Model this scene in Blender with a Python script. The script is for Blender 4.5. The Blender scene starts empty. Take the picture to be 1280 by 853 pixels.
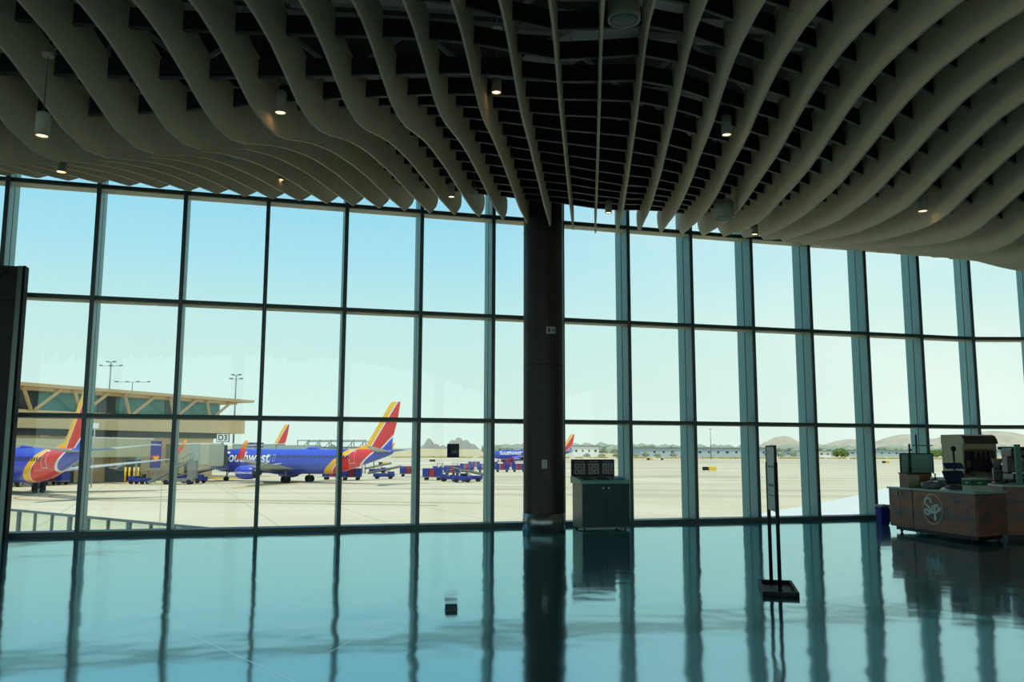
import bpy, bmesh, math, random
from mathutils import Vector, Matrix
R = math.radians
random.seed(7)
SC = bpy.context.scene
COL = SC.collection
CAM = Vector((0, 0, 1.6)); FPX = 1068.0; PITCH = .1276; ROLL = .0028
GZ = -3.6                                   # apron level, one storey under the hall floor

def at(x, y, z):
    """world point on the horizontal plane z seen at photo pixel (x, y)"""
    a, b = x-640, y-426.5
    cr, sr, cp, sp = math.cos(ROLL), math.sin(ROLL), math.cos(PITCH), math.sin(PITCH)
    X = (a*cr+b*sr)/FPX; U = -(-a*sr+b*cr)/FPX
    d = Vector((X, cp-U*sp, sp+U*cp))
    return CAM + d*((z-1.6)/d.z)

# ------------------------------------------------------------------ materials
MATS = {}
def lin(c):
    return tuple(((v/255)/12.92 if v/255 <= .04045 else ((v/255+.055)/1.055)**2.4) for v in c)+(1,)
def mat(name, rgb, rough=.6, metal=0., noise=0., nscale=8., bump=0., emit=None, estr=0., spec=.5, rgb2=None):
    m = bpy.data.materials.new(name); m.use_nodes = True
    nt = m.node_tree; b = nt.nodes['Principled BSDF']
    b.inputs['Roughness'].default_value = rough; b.inputs['Metallic'].default_value = metal
    b.inputs['Specular IOR Level'].default_value = spec
    c = lin(rgb)
    b.inputs['Base Color'].default_value = c
    if noise or bump:
        tc = nt.nodes.new('ShaderNodeTexCoord'); n = nt.nodes.new('ShaderNodeTexNoise')
        n.inputs['Scale'].default_value = nscale; n.inputs['Detail'].default_value = 5
        nt.links.new(tc.outputs['Object'], n.inputs['Vector'])
        if noise:
            mx = nt.nodes.new('ShaderNodeMix'); mx.data_type = 'RGBA'
            k = 1-noise
            mx.inputs['A'].default_value = (c[0]*k, c[1]*k, c[2]*k, 1)
            mx.inputs['B'].default_value = lin(rgb2) if rgb2 else tuple(min(1, v*(1+noise)) for v in c[:3])+(1,)
            nt.links.new(n.outputs['Fac'], mx.inputs['Factor'])
            nt.links.new(mx.outputs['Result'], b.inputs['Base Color'])
        if bump:
            bp = nt.nodes.new('ShaderNodeBump'); bp.inputs['Strength'].default_value = bump
            nt.links.new(n.outputs['Fac'], bp.inputs['Height']); nt.links.new(bp.outputs['Normal'], b.inputs['Normal'])
    if emit:
        b.inputs['Emission Color'].default_value = lin(emit); b.inputs['Emission Strength'].default_value = estr
    MATS[name] = m
    return m

mat('baffle', (224, 209, 180), .75, noise=.06, nscale=3)
mat('black', (22, 24, 26), .8)
mat('carrier', (34, 34, 42), .6)
mat('flange', (92, 88, 86), .5)
mat('duct', (140, 146, 148), .6)
mat('steel_dim', (120, 124, 124), .6)
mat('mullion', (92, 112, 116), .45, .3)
mat('mullion_side_lit', (118, 162, 160), .5, .1)  # daylight on the mullion sides put into a lighter colour than the nose
mat('transom', (88, 108, 104), .5, .2)
mat('soffit_lit', (200, 190, 165), .6)  # pale transom underside, light from below put into the colour
mat('column', (66, 58, 57), .45, .2, noise=.3, nscale=6)
mat('stainless', (150, 155, 155), .3, .9, noise=.06, nscale=20)
mat('white_plastic', (205, 210, 200), .5)
mat('grille', (120, 135, 125), .6)
mat('pendant', (176, 180, 160), .5)
mat('lamp', (255, 220, 160), .5, emit=(255, 205, 140), estr=4.5)
mat('pylon', (26, 30, 40), .5, noise=.25, nscale=1.2)
mat('trim_metal', (120, 135, 130), .35, .8)
mat('bin_body', (50, 78, 84), .45, .2, noise=.05, nscale=5)
mat('bin_side', (140, 145, 130), .45, .4)
mat('bin_panel', (18, 22, 24), .4)
mat('icon', (190, 190, 185), .6)
mat('icon_dim', (110, 115, 118), .6)
mat('dark_blue', (24, 36, 92), .5)
mat('joint', (190, 210, 214), .2, 1.)
mat('matte_black', (84, 104, 110), 1., spec=0.)
mat('red', (200, 30, 35), .5)
mat('stand', (14, 12, 20), .6)
mat('poster', (196, 212, 206), .5)
mat('counter_top', (150, 196, 186), .3)  # mint highlight of the front edge put into the worktop colour
mat('cabinet_dark', (22, 20, 22), .5)
mat('blue_bin', (25, 32, 150), .45)
mat('mint', (228, 248, 242), .5)
mat('paper', (205, 200, 188), .7)
mat('box_green', (20, 110, 75), .6)
mat('box_white', (190, 198, 182), .6, noise=.1, nscale=40)
mat('machine', (186, 182, 150), .4, .2)
mat('machine_top', (92, 76, 68), .4)
mat('machine_dark', (24, 27, 33), .35)
mat('screen', (40, 62, 92), .2)
mat('teal_panel', (120, 168, 158), .35, .2)
mat('plastic_wrap', (120, 125, 125), .25, noise=.35, nscale=30, bump=.6)
mat('terminal', (214, 190, 148), .8, noise=.1, nscale=1.2)
mat('terminal_roof', (206, 176, 128), .7)
mat('terminal_glass', (64, 128, 124), .25, .1)
mat('terminal_dark', (44, 56, 60), .4)
mat('bridge', (186, 186, 160), .6, noise=.05, nscale=1)
mat('bridge_grey', (150, 164, 156), .6)
mat('white', (236, 236, 232), .5)
mat('tyre', (22, 22, 24), .8)
mat('rubber', (38, 40, 38), .8)
mat('gse_blue', (36, 52, 140), .45)
mat('gse_red', (140, 40, 62), .6)
mat('gse_grey', (120, 122, 118), .6)
mat('yellow', (235, 190, 30), .5)
mat('rail', (82, 100, 104), .5, .3)
mat('rock', (186, 174, 150), .95, noise=.3, nscale=.012)
mat('butte', (150, 150, 138), .95, noise=.15, nscale=.01)
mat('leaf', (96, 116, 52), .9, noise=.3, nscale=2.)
mat('leaf_hazed', (150, 160, 138), .9, noise=.3, nscale=.1)  # distance haze put into the leaf colour
mat('warehouse', (178, 194, 200), .7)
mat('warehouse_roof', (120, 130, 134), .7)
mat('pole', (110, 118, 118), .5, .4)
mat('wing_grey', (176, 178, 170), .45, noise=.05, nscale=1)
mat('fan_dark', (40, 42, 48), .4)
mat('blue_paint', (58, 78, 196), .3)
mat('silver', (215, 215, 215), .35)
mat('orange', (238, 150, 40), .4)
mat('red_paint', (214, 34, 38), .35)
mat('heart_red', (205, 40, 60), .5)
mat('banner', (52, 48, 130), .6)
mat('skin', (150, 110, 85), .6)
mat('hi_vis', (225, 205, 40), .6)

def planks(name='wood'):
    m = bpy.data.materials.new(name); m.use_nodes = True; nt = m.node_tree; b = nt.nodes['Principled BSDF']
    L = nt.links.new; N = nt.nodes.new
    tc = N('ShaderNodeTexCoord')
    sep = N('ShaderNodeSeparateXYZ'); L(tc.outputs['Object'], sep.inputs[0])
    add = N('ShaderNodeMath'); add.operation = 'ADD'; L(sep.outputs['X'], add.inputs[0]); L(sep.outputs['Y'], add.inputs[1])
    cmb = N('ShaderNodeCombineXYZ'); L(add.outputs[0], cmb.inputs['X']); L(sep.outputs['Z'], cmb.inputs['Y'])
    br = N('ShaderNodeTexBrick'); L(cmb.outputs[0], br.inputs['Vector'])
    br.inputs['Scale'].default_value = 1.; br.inputs['Brick Width'].default_value = 1.1; br.inputs['Row Height'].default_value = .17
    br.inputs['Mortar Size'].default_value = .002; br.inputs['Color1'].default_value = lin((168, 106, 66)); br.inputs['Color2'].default_value = lin((92, 100, 110))
    br.inputs['Mortar'].default_value = lin((60, 44, 36))
    n = N('ShaderNodeTexNoise'); n.inputs['Scale'].default_value = 2.2; n.inputs['Detail'].default_value = 6
    mp = N('ShaderNodeMapping'); mp.inputs['Scale'].default_value = (1, 1, 5); L(tc.outputs['Object'], mp.inputs[0]); L(mp.outputs[0], n.inputs['Vector'])
    rp = N('ShaderNodeValToRGB'); e = rp.color_ramp.elements
    e[0].position = .35; e[0].color = lin((66, 74, 84)); e[1].position = .65; e[1].color = lin((190, 112, 66))
    L(n.outputs['Fac'], rp.inputs[0])
    mx = N('ShaderNodeMix'); mx.data_type = 'RGBA'; mx.inputs['Factor'].default_value = .5
    L(br.outputs['Color'], mx.inputs['A']); L(rp.outputs['Color'], mx.inputs['B']); L(mx.outputs['Result'], b.inputs['Base Color'])
    b.inputs['Roughness'].default_value = .45
    MATS[name] = m
planks()

def corrugated(name, rgb, period, axis='X', depth=.5):
    m = mat(name, rgb, .65); nt = m.node_tree; b = nt.nodes['Principled BSDF']
    tc = nt.nodes.new('ShaderNodeTexCoord'); w = nt.nodes.new('ShaderNodeTexWave'); w.bands_direction = axis
    w.inputs['Scale'].default_value = 1/period/3.1; nt.links.new(tc.outputs['Object'], w.inputs['Vector'])
    bp = nt.nodes.new('ShaderNodeBump'); bp.inputs['Strength'].default_value = depth; bp.inputs['Distance'].default_value = .1
    nt.links.new(w.outputs['Fac'], bp.inputs['Height']); nt.links.new(bp.outputs['Normal'], b.inputs['Normal'])
corrugated('corrugated', (190, 188, 152), .6, 'X', .25)
corrugated('shutter', (160, 178, 168), .35, 'Z', .08)

def glass_mat():
    m = bpy.data.materials.new('facade_glass'); m.use_nodes = True; nt = m.node_tree
    nt.nodes.clear(); N = nt.nodes.new; L = nt.links.new
    o = N('ShaderNodeOutputMaterial'); t = N('ShaderNodeBsdfTransparent'); g = N('ShaderNodeBsdfGlossy'); mx = N('ShaderNodeMixShader')
    t.inputs['Color'].default_value = (.97, .995, .985, 1); g.inputs['Roughness'].default_value = .01
    g.inputs['Color'].default_value = (.8, .9, .9, 1)
    mx.inputs[0].default_value = .034
    L(t.outputs[0], mx.inputs[1]); L(g.outputs[0], mx.inputs[2]); L(mx.outputs[0], o.inputs[0])
    MATS['glass'] = m
glass_mat()

def clear_mat():
    m = bpy.data.materials.new('guard_glass'); m.use_nodes = True; nt = m.node_tree
    nt.nodes.clear(); N = nt.nodes.new; L = nt.links.new
    o = N('ShaderNodeOutputMaterial'); t = N('ShaderNodeBsdfTransparent'); g = N('ShaderNodeBsdfDiffuse'); mx = N('ShaderNodeMixShader')
    t.inputs['Color'].default_value = (.92, .97, .94, 1); g.inputs['Color'].default_value = lin((222, 222, 196)); mx.inputs[0].default_value = .16
    L(t.outputs[0], mx.inputs[1]); L(g.outputs[0], mx.inputs[2]); L(mx.outputs[0], o.inputs[0])
    MATS['guard_glass'] = m
clear_mat()

def floor_mat():
    m = bpy.data.materials.new('polished_floor'); m.use_nodes = True; nt = m.node_tree
    nt.nodes.clear(); N = nt.nodes.new; L = nt.links.new
    o = N('ShaderNodeOutputMaterial'); d = N('ShaderNodeBsdfDiffuse'); g = N('ShaderNodeBsdfGlossy'); mx = N('ShaderNodeMixShader'); fr = N('ShaderNodeFresnel')
    tc = N('ShaderNodeTexCoord')
    # terrazzo / polished concrete colour with thin joints on a diagonal grid
    n = N('ShaderNodeTexNoise'); n.inputs['Scale'].default_value = .9; n.inputs['Detail'].default_value = 6; L(tc.outputs['Object'], n.inputs['Vector'])
    rp = N('ShaderNodeMix'); rp.data_type = 'RGBA'; rp.inputs['A'].default_value = lin((66, 98, 106)); rp.inputs['B'].default_value = lin((88, 122, 128)); L(n.outputs['Fac'], rp.inputs['Factor'])
    L(rp.outputs['Result'], d.inputs['Color'])
    g.inputs['Color'].default_value = (.67, .92, .95, 1); g.inputs['Roughness'].default_value = .085
    # slow ripple of the polished slab
    w = N('ShaderNodeTexNoise'); w.inputs['Scale'].default_value = .55; w.inputs['Detail'].default_value = 3; L(tc.outputs['Object'], w.inputs['Vector'])
    bp = N('ShaderNodeBump'); bp.inputs['Strength'].default_value = .6; bp.inputs['Distance'].default_value = .026; L(w.outputs['Fac'], bp.inputs['Height'])
    L(bp.outputs['Normal'], g.inputs['Normal'])
    fr.inputs['IOR'].default_value = 2.7
    ma = N('ShaderNodeMath'); ma.operation = 'MULTIPLY_ADD'; ma.inputs[1].default_value = .5; ma.inputs[2].default_value = .41; L(fr.outputs[0], ma.inputs[0]); L(ma.outputs[0], mx.inputs[0]); L(d.outputs[0], mx.inputs[1]); L(g.outputs[0], mx.inputs[2]); L(mx.outputs[0], o.inputs[0])
    MATS['floor'] = m
floor_mat()

def apron_mat():
    m = mat('apron', (226, 212, 180), .9); nt = m.node_tree; b = nt.nodes['Principled BSDF']; N = nt.nodes.new; L = nt.links.new
    tc = N('ShaderNodeTexCoord')
    n1 = N('ShaderNodeTexNoise'); n1.inputs['Scale'].default_value = .035; n1.inputs['Detail'].default_value = 6; L(tc.outputs['Object'], n1.inputs['Vector'])
    mp = N('ShaderNodeMapping'); mp.inputs['Rotation'].default_value = (0, 0, R(24)); mp.inputs['Scale'].default_value = (.012, .16, 1); L(tc.outputs['Object'], mp.inputs[0])
    n2 = N('ShaderNodeTexNoise'); n2.inputs['Scale'].default_value = 1.; n2.inputs['Detail'].default_value = 4; L(mp.outputs[0], n2.inputs['Vector'])
    rp = N('ShaderNodeValToRGB'); e = rp.color_ramp.elements; e[0].position = .3; e[0].color = lin((202, 187, 150)); e[1].position = .62; e[1].color = lin((218, 204, 170)); L(n1.outputs['Fac'], rp.inputs[0])
    r2 = N('ShaderNodeValToRGB'); e = r2.color_ramp.elements; e[0].position = .34; e[0].color = (.72, .72, .72, 1); e[1].position = .5; e[1].color = (1, 1, 1, 1); L(n2.outputs['Fac'], r2.inputs[0])
    br = N('ShaderNodeTexBrick'); br.offset = 0; br.inputs['Scale'].default_value = 1; br.inputs['Brick Width'].default_value = 7.6; br.inputs['Row Height'].default_value = 7.6; br.inputs['Mortar Size'].default_value = .06
    m2 = N('ShaderNodeMapping'); m2.inputs['Rotation'].default_value = (0, 0, R(-22)); L(tc.outputs['Object'], m2.inputs[0]); L(m2.outputs[0], br.inputs['Vector'])
    mu = N('ShaderNodeMix'); mu.data_type = 'RGBA'; mu.blend_type = 'MULTIPLY'; mu.inputs['Factor'].default_value = 1; L(rp.outputs['Color'], mu.inputs['A']); L(r2.outputs['Color'], mu.inputs['B'])
    jm = N('ShaderNodeMix'); jm.data_type = 'RGBA'; L(br.outputs['Fac'], jm.inputs['Factor']); L(mu.outputs['Result'], jm.inputs['A']); jm.inputs['B'].default_value = lin((180, 168, 136))
    L(jm.outputs['Result'], b.inputs['Base Color'])
apron_mat()
mat('apron_pale', (214, 214, 204), .9, noise=.04, nscale=.1)
mat('dirt', (196, 176, 132), .95, noise=.2, nscale=.01)
mat('runway', (176, 172, 160), .9)

def livery(kind):
    """stripes of the tail painted across body and fin; object x runs nose to tail, z up"""
    m = mat('livery_'+kind, (50, 72, 190), .28); nt = m.node_tree; b = nt.nodes['Principled BSDF']; N = nt.nodes.new; L = nt.links.new
    tc = N('ShaderNodeTexCoord'); sp = N('ShaderNodeSeparateXYZ'); L(tc.outputs['Object'], sp.inputs[0])
    def s(kz):
        a = N('ShaderNodeMath'); a.operation = 'MULTIPLY_ADD'; L(sp.outputs['Z'], a.inputs[0]); a.inputs[1].default_value = kz; L(sp.outputs['X'], a.inputs[2]); return a.outputs[0]
    def gt(v, t):
        a = N('ShaderNodeMath'); a.operation = 'GREATER_THAN'; L(v, a.inputs[0]); a.inputs[1].default_value = t; return a.outputs[0]
    def over(fac, base, rgb):
        x = N('ShaderNodeMix'); x.data_type = 'RGBA'; L(fac, x.inputs['Factor'])
        if isinstance(base, tuple): x.inputs['A'].default_value = base
        else: L(base, x.inputs['A'])
        x.inputs['B'].default_value = lin(rgb); return x.outputs['Result']
    BL, YE, RE, WH = (50, 72, 192), (244, 184, 20), (214, 26, 32), (225, 225, 225)
    if kind == 'body':
        v = s(-1.25)
        c = over(gt(v, 23.4), lin(BL), YE); c = over(gt(v, 24.7), c, WH); c = over(gt(v, 24.9), c, RE); c = over(gt(v, 28.6), c, WH); c = over(gt(v, 28.95), c, BL)
    else:
        v = s(-.69); w = s(-1.05)
        c = over(gt(v, 29.95), lin(YE), WH); c = over(gt(v, 30.2), c, RE)
        c = over(gt(w, 30.1), c, WH); c = over(gt(w, 30.45), c, BL)
    L(c, b.inputs['Base Color'])
livery('body'); livery('fin')

# ------------------------------------------------------------------ mesh helpers
def new(name, bm, m, parent=None, smooth=False, loc=None, rot=None):
    bmesh.ops.recalc_face_normals(bm, faces=bm.faces)
    me = bpy.data.meshes.new(name); bm.to_mesh(me); bm.free()
    if smooth:
        for p in me.polygons: p.use_smooth = True
    ms = m if isinstance(m, (list, tuple)) else [m]
    for q in ms: me.materials.append(MATS[q])
    o = bpy.data.objects.new(name, me); COL.objects.link(o)
    if parent: o.parent = parent
    if loc is not None: o.location = loc
    if rot is not None: o.rotation_euler = (0, 0, rot)
    return o
def B(): return bmesh.new()
def box(bm, x0, x1, y0, y1, z0, z1, M=None, mi=0):
    v = [bm.verts.new((x, y, z)) for z in (z0, z1) for x, y in ((x0, y0), (x1, y0), (x1, y1), (x0, y1))]
    fs = [(0, 3, 2, 1), (4, 5, 6, 7), (0, 1, 5, 4), (1, 2, 6, 5), (2, 3, 7, 6), (3, 0, 4, 7)]
    for f in fs:
        q = bm.faces.new([v[i] for i in f]); q.material_index = mi
    if M:
        for a in v: a.co = M @ a.co
    return v
def bevbox(bm, x0, x1, y0, y1, z0, z1, r=.01, seg=2, M=None):
    t = B(); box(t, x0, x1, y0, y1, z0, z1); bmesh.ops.bevel(t, geom=t.edges[:], offset=r, segments=seg, affect='EDGES', profile=.5)
    merge(bm, t, M)
def merge(bm, t, M=None):
    mp = {}
    for v in t.verts: mp[v] = bm.verts.new(M @ v.co if M else v.co)
    for f in t.faces:
        try: q = bm.faces.new([mp[v] for v in f.verts]); q.material_index = f.material_index; q.smooth = f.smooth
        except ValueError: pass
    t.free()
def tube(bm, pts, r, n=8, caps=True, mi=0):
    """round tube through points; r may be a list"""
    P = [Vector(p) for p in pts]; rs = r if isinstance(r, (list, tuple)) else [r]*len(P)
    rings = []
    for i, p in enumerate(P):
        d = (P[min(i+1, len(P)-1)]-P[max(i-1, 0)]).normalized()
        a = d.cross(Vector((0, 0, 1)));
        if a.length < .05: a = d.cross(Vector((0, 1, 0)))
        a.normalize(); c = d.cross(a).normalized()
        rings.append([bm.verts.new(p+(a*math.cos(t)+c*math.sin(t))*rs[i]) for t in [2*math.pi*j/n for j in range(n)]])
    for k in range(len(rings)-1):
        for j in range(n):
            q = bm.faces.new((rings[k][j], rings[k][(j+1) % n], rings[k+1][(j+1) % n], rings[k+1][j])); q.smooth = True; q.material_index = mi
    if caps:
        for rg in (rings[0], rings[-1]):
            q = bm.faces.new(rg); q.material_index = mi
def lathe(bm, prof, n=32, c=(0, 0, 0), mi=0):
    c = Vector(c); rings = []
    for r, z in prof:
        rings.append([bm.verts.new(c+Vector((r*math.cos(2*math.pi*j/n), r*math.sin(2*math.pi*j/n), z))) for j in range(n)] if r > 1e-6 else [bm.verts.new(c+Vector((0, 0, z)))])
    for a, b in zip(rings, rings[1:]):
        for j in range(n):
            k = (j+1) % n
            vs = [a[j % len(a)], a[k % len(a)], b[k % len(b)], b[j % len(b)]]
            u = []
            for v in vs:
                if v not in u: u.append(v)
            if len(u) > 2:
                q = bm.faces.new(u); q.material_index = mi
                q.smooth = abs(prof[0][0]) >= 0
def prism(bm, poly, z0, z1, M=None, mi=0):
    a = [bm.verts.new((x, y, z0)) for x, y in poly]; b = [bm.verts.new((x, y, z1)) for x, y in poly]
    fs = [bm.faces.new(a[::-1]), bm.faces.new(b)]
    for i in range(len(a)):
        j = (i+1) % len(a); fs.append(bm.faces.new((a[i], a[j], b[j], b[i])))
    for f in fs: f.material_index = mi
    if M:
        for v in a+b: v.co = M @ v.co
def bar(bm, p, q, w, h, mi=0):
    """rectangular bar from p to q, w across, h up"""
    p, q = Vector(p), Vector(q); d = q-p; L = d.length; d.normalize()
    s = d.cross(Vector((0, 0, 1)));
    if s.length < .01: s = Vector((1, 0, 0))
    s.normalize(); u = s.cross(d)
    M = Matrix((( d.x, s.x, u.x, p.x), (d.y, s.y, u.y, p.y), (d.z, s.z, u.z, p.z), (0, 0, 0, 1)))
    box(bm, 0, L, -w/2, w/2, -h/2, h/2, M, mi)
def wheel(bm, c, r, w, axis='Y', n=14):
    t = B(); lathe(t, [(0, -w/2), (r*.9, -w/2), (r, -w/2+.15*w), (r, w/2-.15*w), (r*.9, w/2), (0, w/2)], n)
    M = Matrix.Translation(c) @ (Matrix.Rotation(R(90), 4, 'X') if axis == 'Y' else Matrix.Rotation(R(90), 4, 'Y'))
    merge(bm, t, M)

def empty(name, loc=(0, 0, 0), rz=0):
    o = bpy.data.objects.new(name, None); COL.objects.link(o); o.location = loc; o.rotation_euler = (0, 0, rz); return o
def tag(o, label, cat, group=None, kind=None):
    o['label'] = label; o['category'] = cat
    if group: o['group'] = group
    if kind: o['kind'] = kind
    return o
def struct(name, bm, m, parent=None, **k):
    o = new(name, bm, m, parent, **k)
    if parent is None: o['kind'] = 'structure'
    return o
def copy_tree(o, parent=None):
    c = o.copy(); COL.objects.link(c); c.parent = parent
    for ch in list(o.children): copy_tree(ch, c)
    return c
def text_mesh(txt, size, m, parent, name, M, depth=.0, shear=0., cuts=None):
    cu = bpy.data.curves.new('t', 'FONT'); cu.body = txt; cu.size = size; cu.extrude = depth; cu.shear = shear; cu.offset = .016*size
    cu.align_x = 'CENTER'; cu.align_y = 'CENTER'
    t = bpy.data.objects.new('t', cu); COL.objects.link(t)
    bpy.context.view_layer.update()
    me = bpy.data.meshes.new_from_object(t.evaluated_get(bpy.context.evaluated_depsgraph_get()))
    bpy.data.objects.remove(t); bpy.data.curves.remove(cu)
    bm = B(); bm.from_mesh(me); bpy.data.meshes.remove(me)
    return bm
ORD = ['zeroth', 'first', 'second', 'third', 'fourth', 'fifth', 'sixth', 'seventh', 'eighth', 'ninth', 'tenth', 'eleventh', 'twelfth', 'thirteenth', 'fourteenth', 'fifteenth', 'sixteenth',
       'seventeenth', 'eighteenth', 'nineteenth', 'twentieth', 'twenty-first', 'twenty-second', 'twenty-third', 'twenty-fourth', 'twenty-fifth', 'twenty-sixth', 'twenty-seventh', 'twenty-eighth']

# ------------------------------------------------------------------ facade line
FD = Vector((.9628, .2702, 0)); FN = Vector((.2702, -.9628, 0))     # along the glass wall, and into the hall
P1 = Vector((-8.04, 16.12, 0)); STEP = 1.587
def mpos(k):
    if k <= 14: return P1+FD*STEP*(k-1)
    p = P1+FD*STEP*13
    ang = [R(0), R(-9), R(-15), R(-19), R(-22), R(-24)]
    for i in range(k-14): p = p+Vector((math.cos(ang[min(i, 5)]), math.sin(ang[min(i, 5)]), 0))*STEP
    return p
def mang(k):
    """angle of the wall tangent at mullion k"""
    t = {11: 13, 12: 10, 13: 6, 14: 0, 15: -6, 16: -12, 17: -17, 18: -20, 19: -23, 20: -24}
    return R(15.67) if k < 11 else R(t[min(k, 20)])
KM0, KM1 = -3, 19
TZ = [2.235, 4.49, 6.70, 8.9]
def MX(p, a): return Matrix.Translation(p) @ Matrix.Rotation(a, 4, 'Z')
# local mullion frame: x along the wall, +y outwards; nose at y=0
for k in range(KM0, KM1):
    p, q = mpos(k), mpos(k+1); d = (q-p); L = d.length; a = math.atan2(d.y, d.x); n = Vector((-d.y, d.x, 0)).normalized()
    M = MX(p, a)
    g = B(); zs = [.1]+TZ+[9.6]
    for z0, z1 in zip(zs, zs[1:]):
        box(g, .0, L, .345, .365, z0+.01, z1-.01, M)
    win = struct('window_%d' % (k-KM0+1), g, 'glass')
    mm = MX(p, mang(k)); b = B()
    box(b, -.04, .04, 0, .035, 0, 9.6, mm)
    new('mullion_nose', b, 'mullion', win)
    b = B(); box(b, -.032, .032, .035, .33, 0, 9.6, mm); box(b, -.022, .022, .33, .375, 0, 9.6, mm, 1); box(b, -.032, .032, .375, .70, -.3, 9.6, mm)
    new('mullion_fin', b, ['mullion_side_lit', 'mullion'], win)
    for z in TZ:
        b = B(); box(b, .03, L-.03, .03, .36, z-.035, z+.04, M); box(b, .03, L-.03, .035, .36, z-.055, z-.035, M, 1)
        new('transom', b, ['transom', 'soffit_lit'], win)
    b = B(); box(b, .0, L, -.01, .42, 0, .085, M)
    new('sill', b, 'transom', win)

# ------------------------------------------------------------------ hall shell
edge = [mpos(k)+Vector((-math.sin(mang(k)), math.cos(mang(k)), 0))*.5 for k in range(KM0, KM1+1)]
b = B(); prism(b, [(-23, -14)]+[(edge[0].x-.5, -14)][:0]+[(27, -14), (27, edge[-1].y)]+[(e.x, e.y) for e in edge[::-1]]+[(-23, edge[0].y-2)], -.25, 0)
struct('floor', b, 'floor')
b = B(); prism(b, [(-23.5, -14.5), (27.5, -14.5), (27.5, edge[-1].y+1)]+[(e.x, e.y) for e in edge[::-1]]+[(-23.5, edge[0].y-1)], 9.6, 9.9)
struct('ceiling', b, 'black')
mat('wall_paint', (228, 216, 194), .8)
b = B(); box(b, -23.5, 27.5, -14.5, -14, 0, .5); box(b, -23.5, 27.5, -14.5, -14, 7.6, 9.6)  # unseen back wall, opened up to let extra daylight in
for i in range(9): box(b, -23.5+i*6.3, -22.9+i*6.3, -14.5, -14, .5, 7.6)
struct('wall_back', b, 'wall_paint')
for i in range(8):      # unseen glazing added behind the camera to bring in fill daylight
    b = B(); box(b, -22.9+i*6.3, -17.2+i*6.3, -14.3, -14.27, .5, 7.6); struct('window_%d' % (40+i), b, 'glass')
b = B()
for k in range(KM0, KM1): bar(b, mpos(k)+Vector((0, 0, 8.6))-FN*.36, mpos(k+1)+Vector((0, 0, 8.6))-FN*.36, .5, 2.0)
struct('trim_2', b, 'black')
b = B(); box(b, -23.5, -23, -14, edge[0].y-1.6, 0, .5); box(b, -23.5, -23, -14, edge[0].y-1.6, 7.6, 9.6)
for i in range(6): box(b, -23.5, -23, -14+i*5.2, -13.4+i*5.2, .5, 7.6)  # unseen openings added between these piers, daylight for the kiosk front
box(b, -23.5, edge[0].x, edge[0].y-1.8, edge[0].y-1.55, 0, 9.6); struct('wall_left', b, 'wall_paint')
b = B(); box(b, 27, 27.5, -14, edge[-1].y+1, 0, 9.6); box(b, edge[-1].x+.05, 27, edge[-1].y-.2, edge[-1].y+.2, 0, 9.6); struct('wall_right', b, 'wall_paint')
b = B()
for e0, e1 in zip(edge, edge[1:]): bar(b, e0+Vector((0, 0, -1.95)), e1+Vector((0, 0, -1.95)), .3, 3.3)
struct('wall_front', b, 'bridge_grey')

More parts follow.
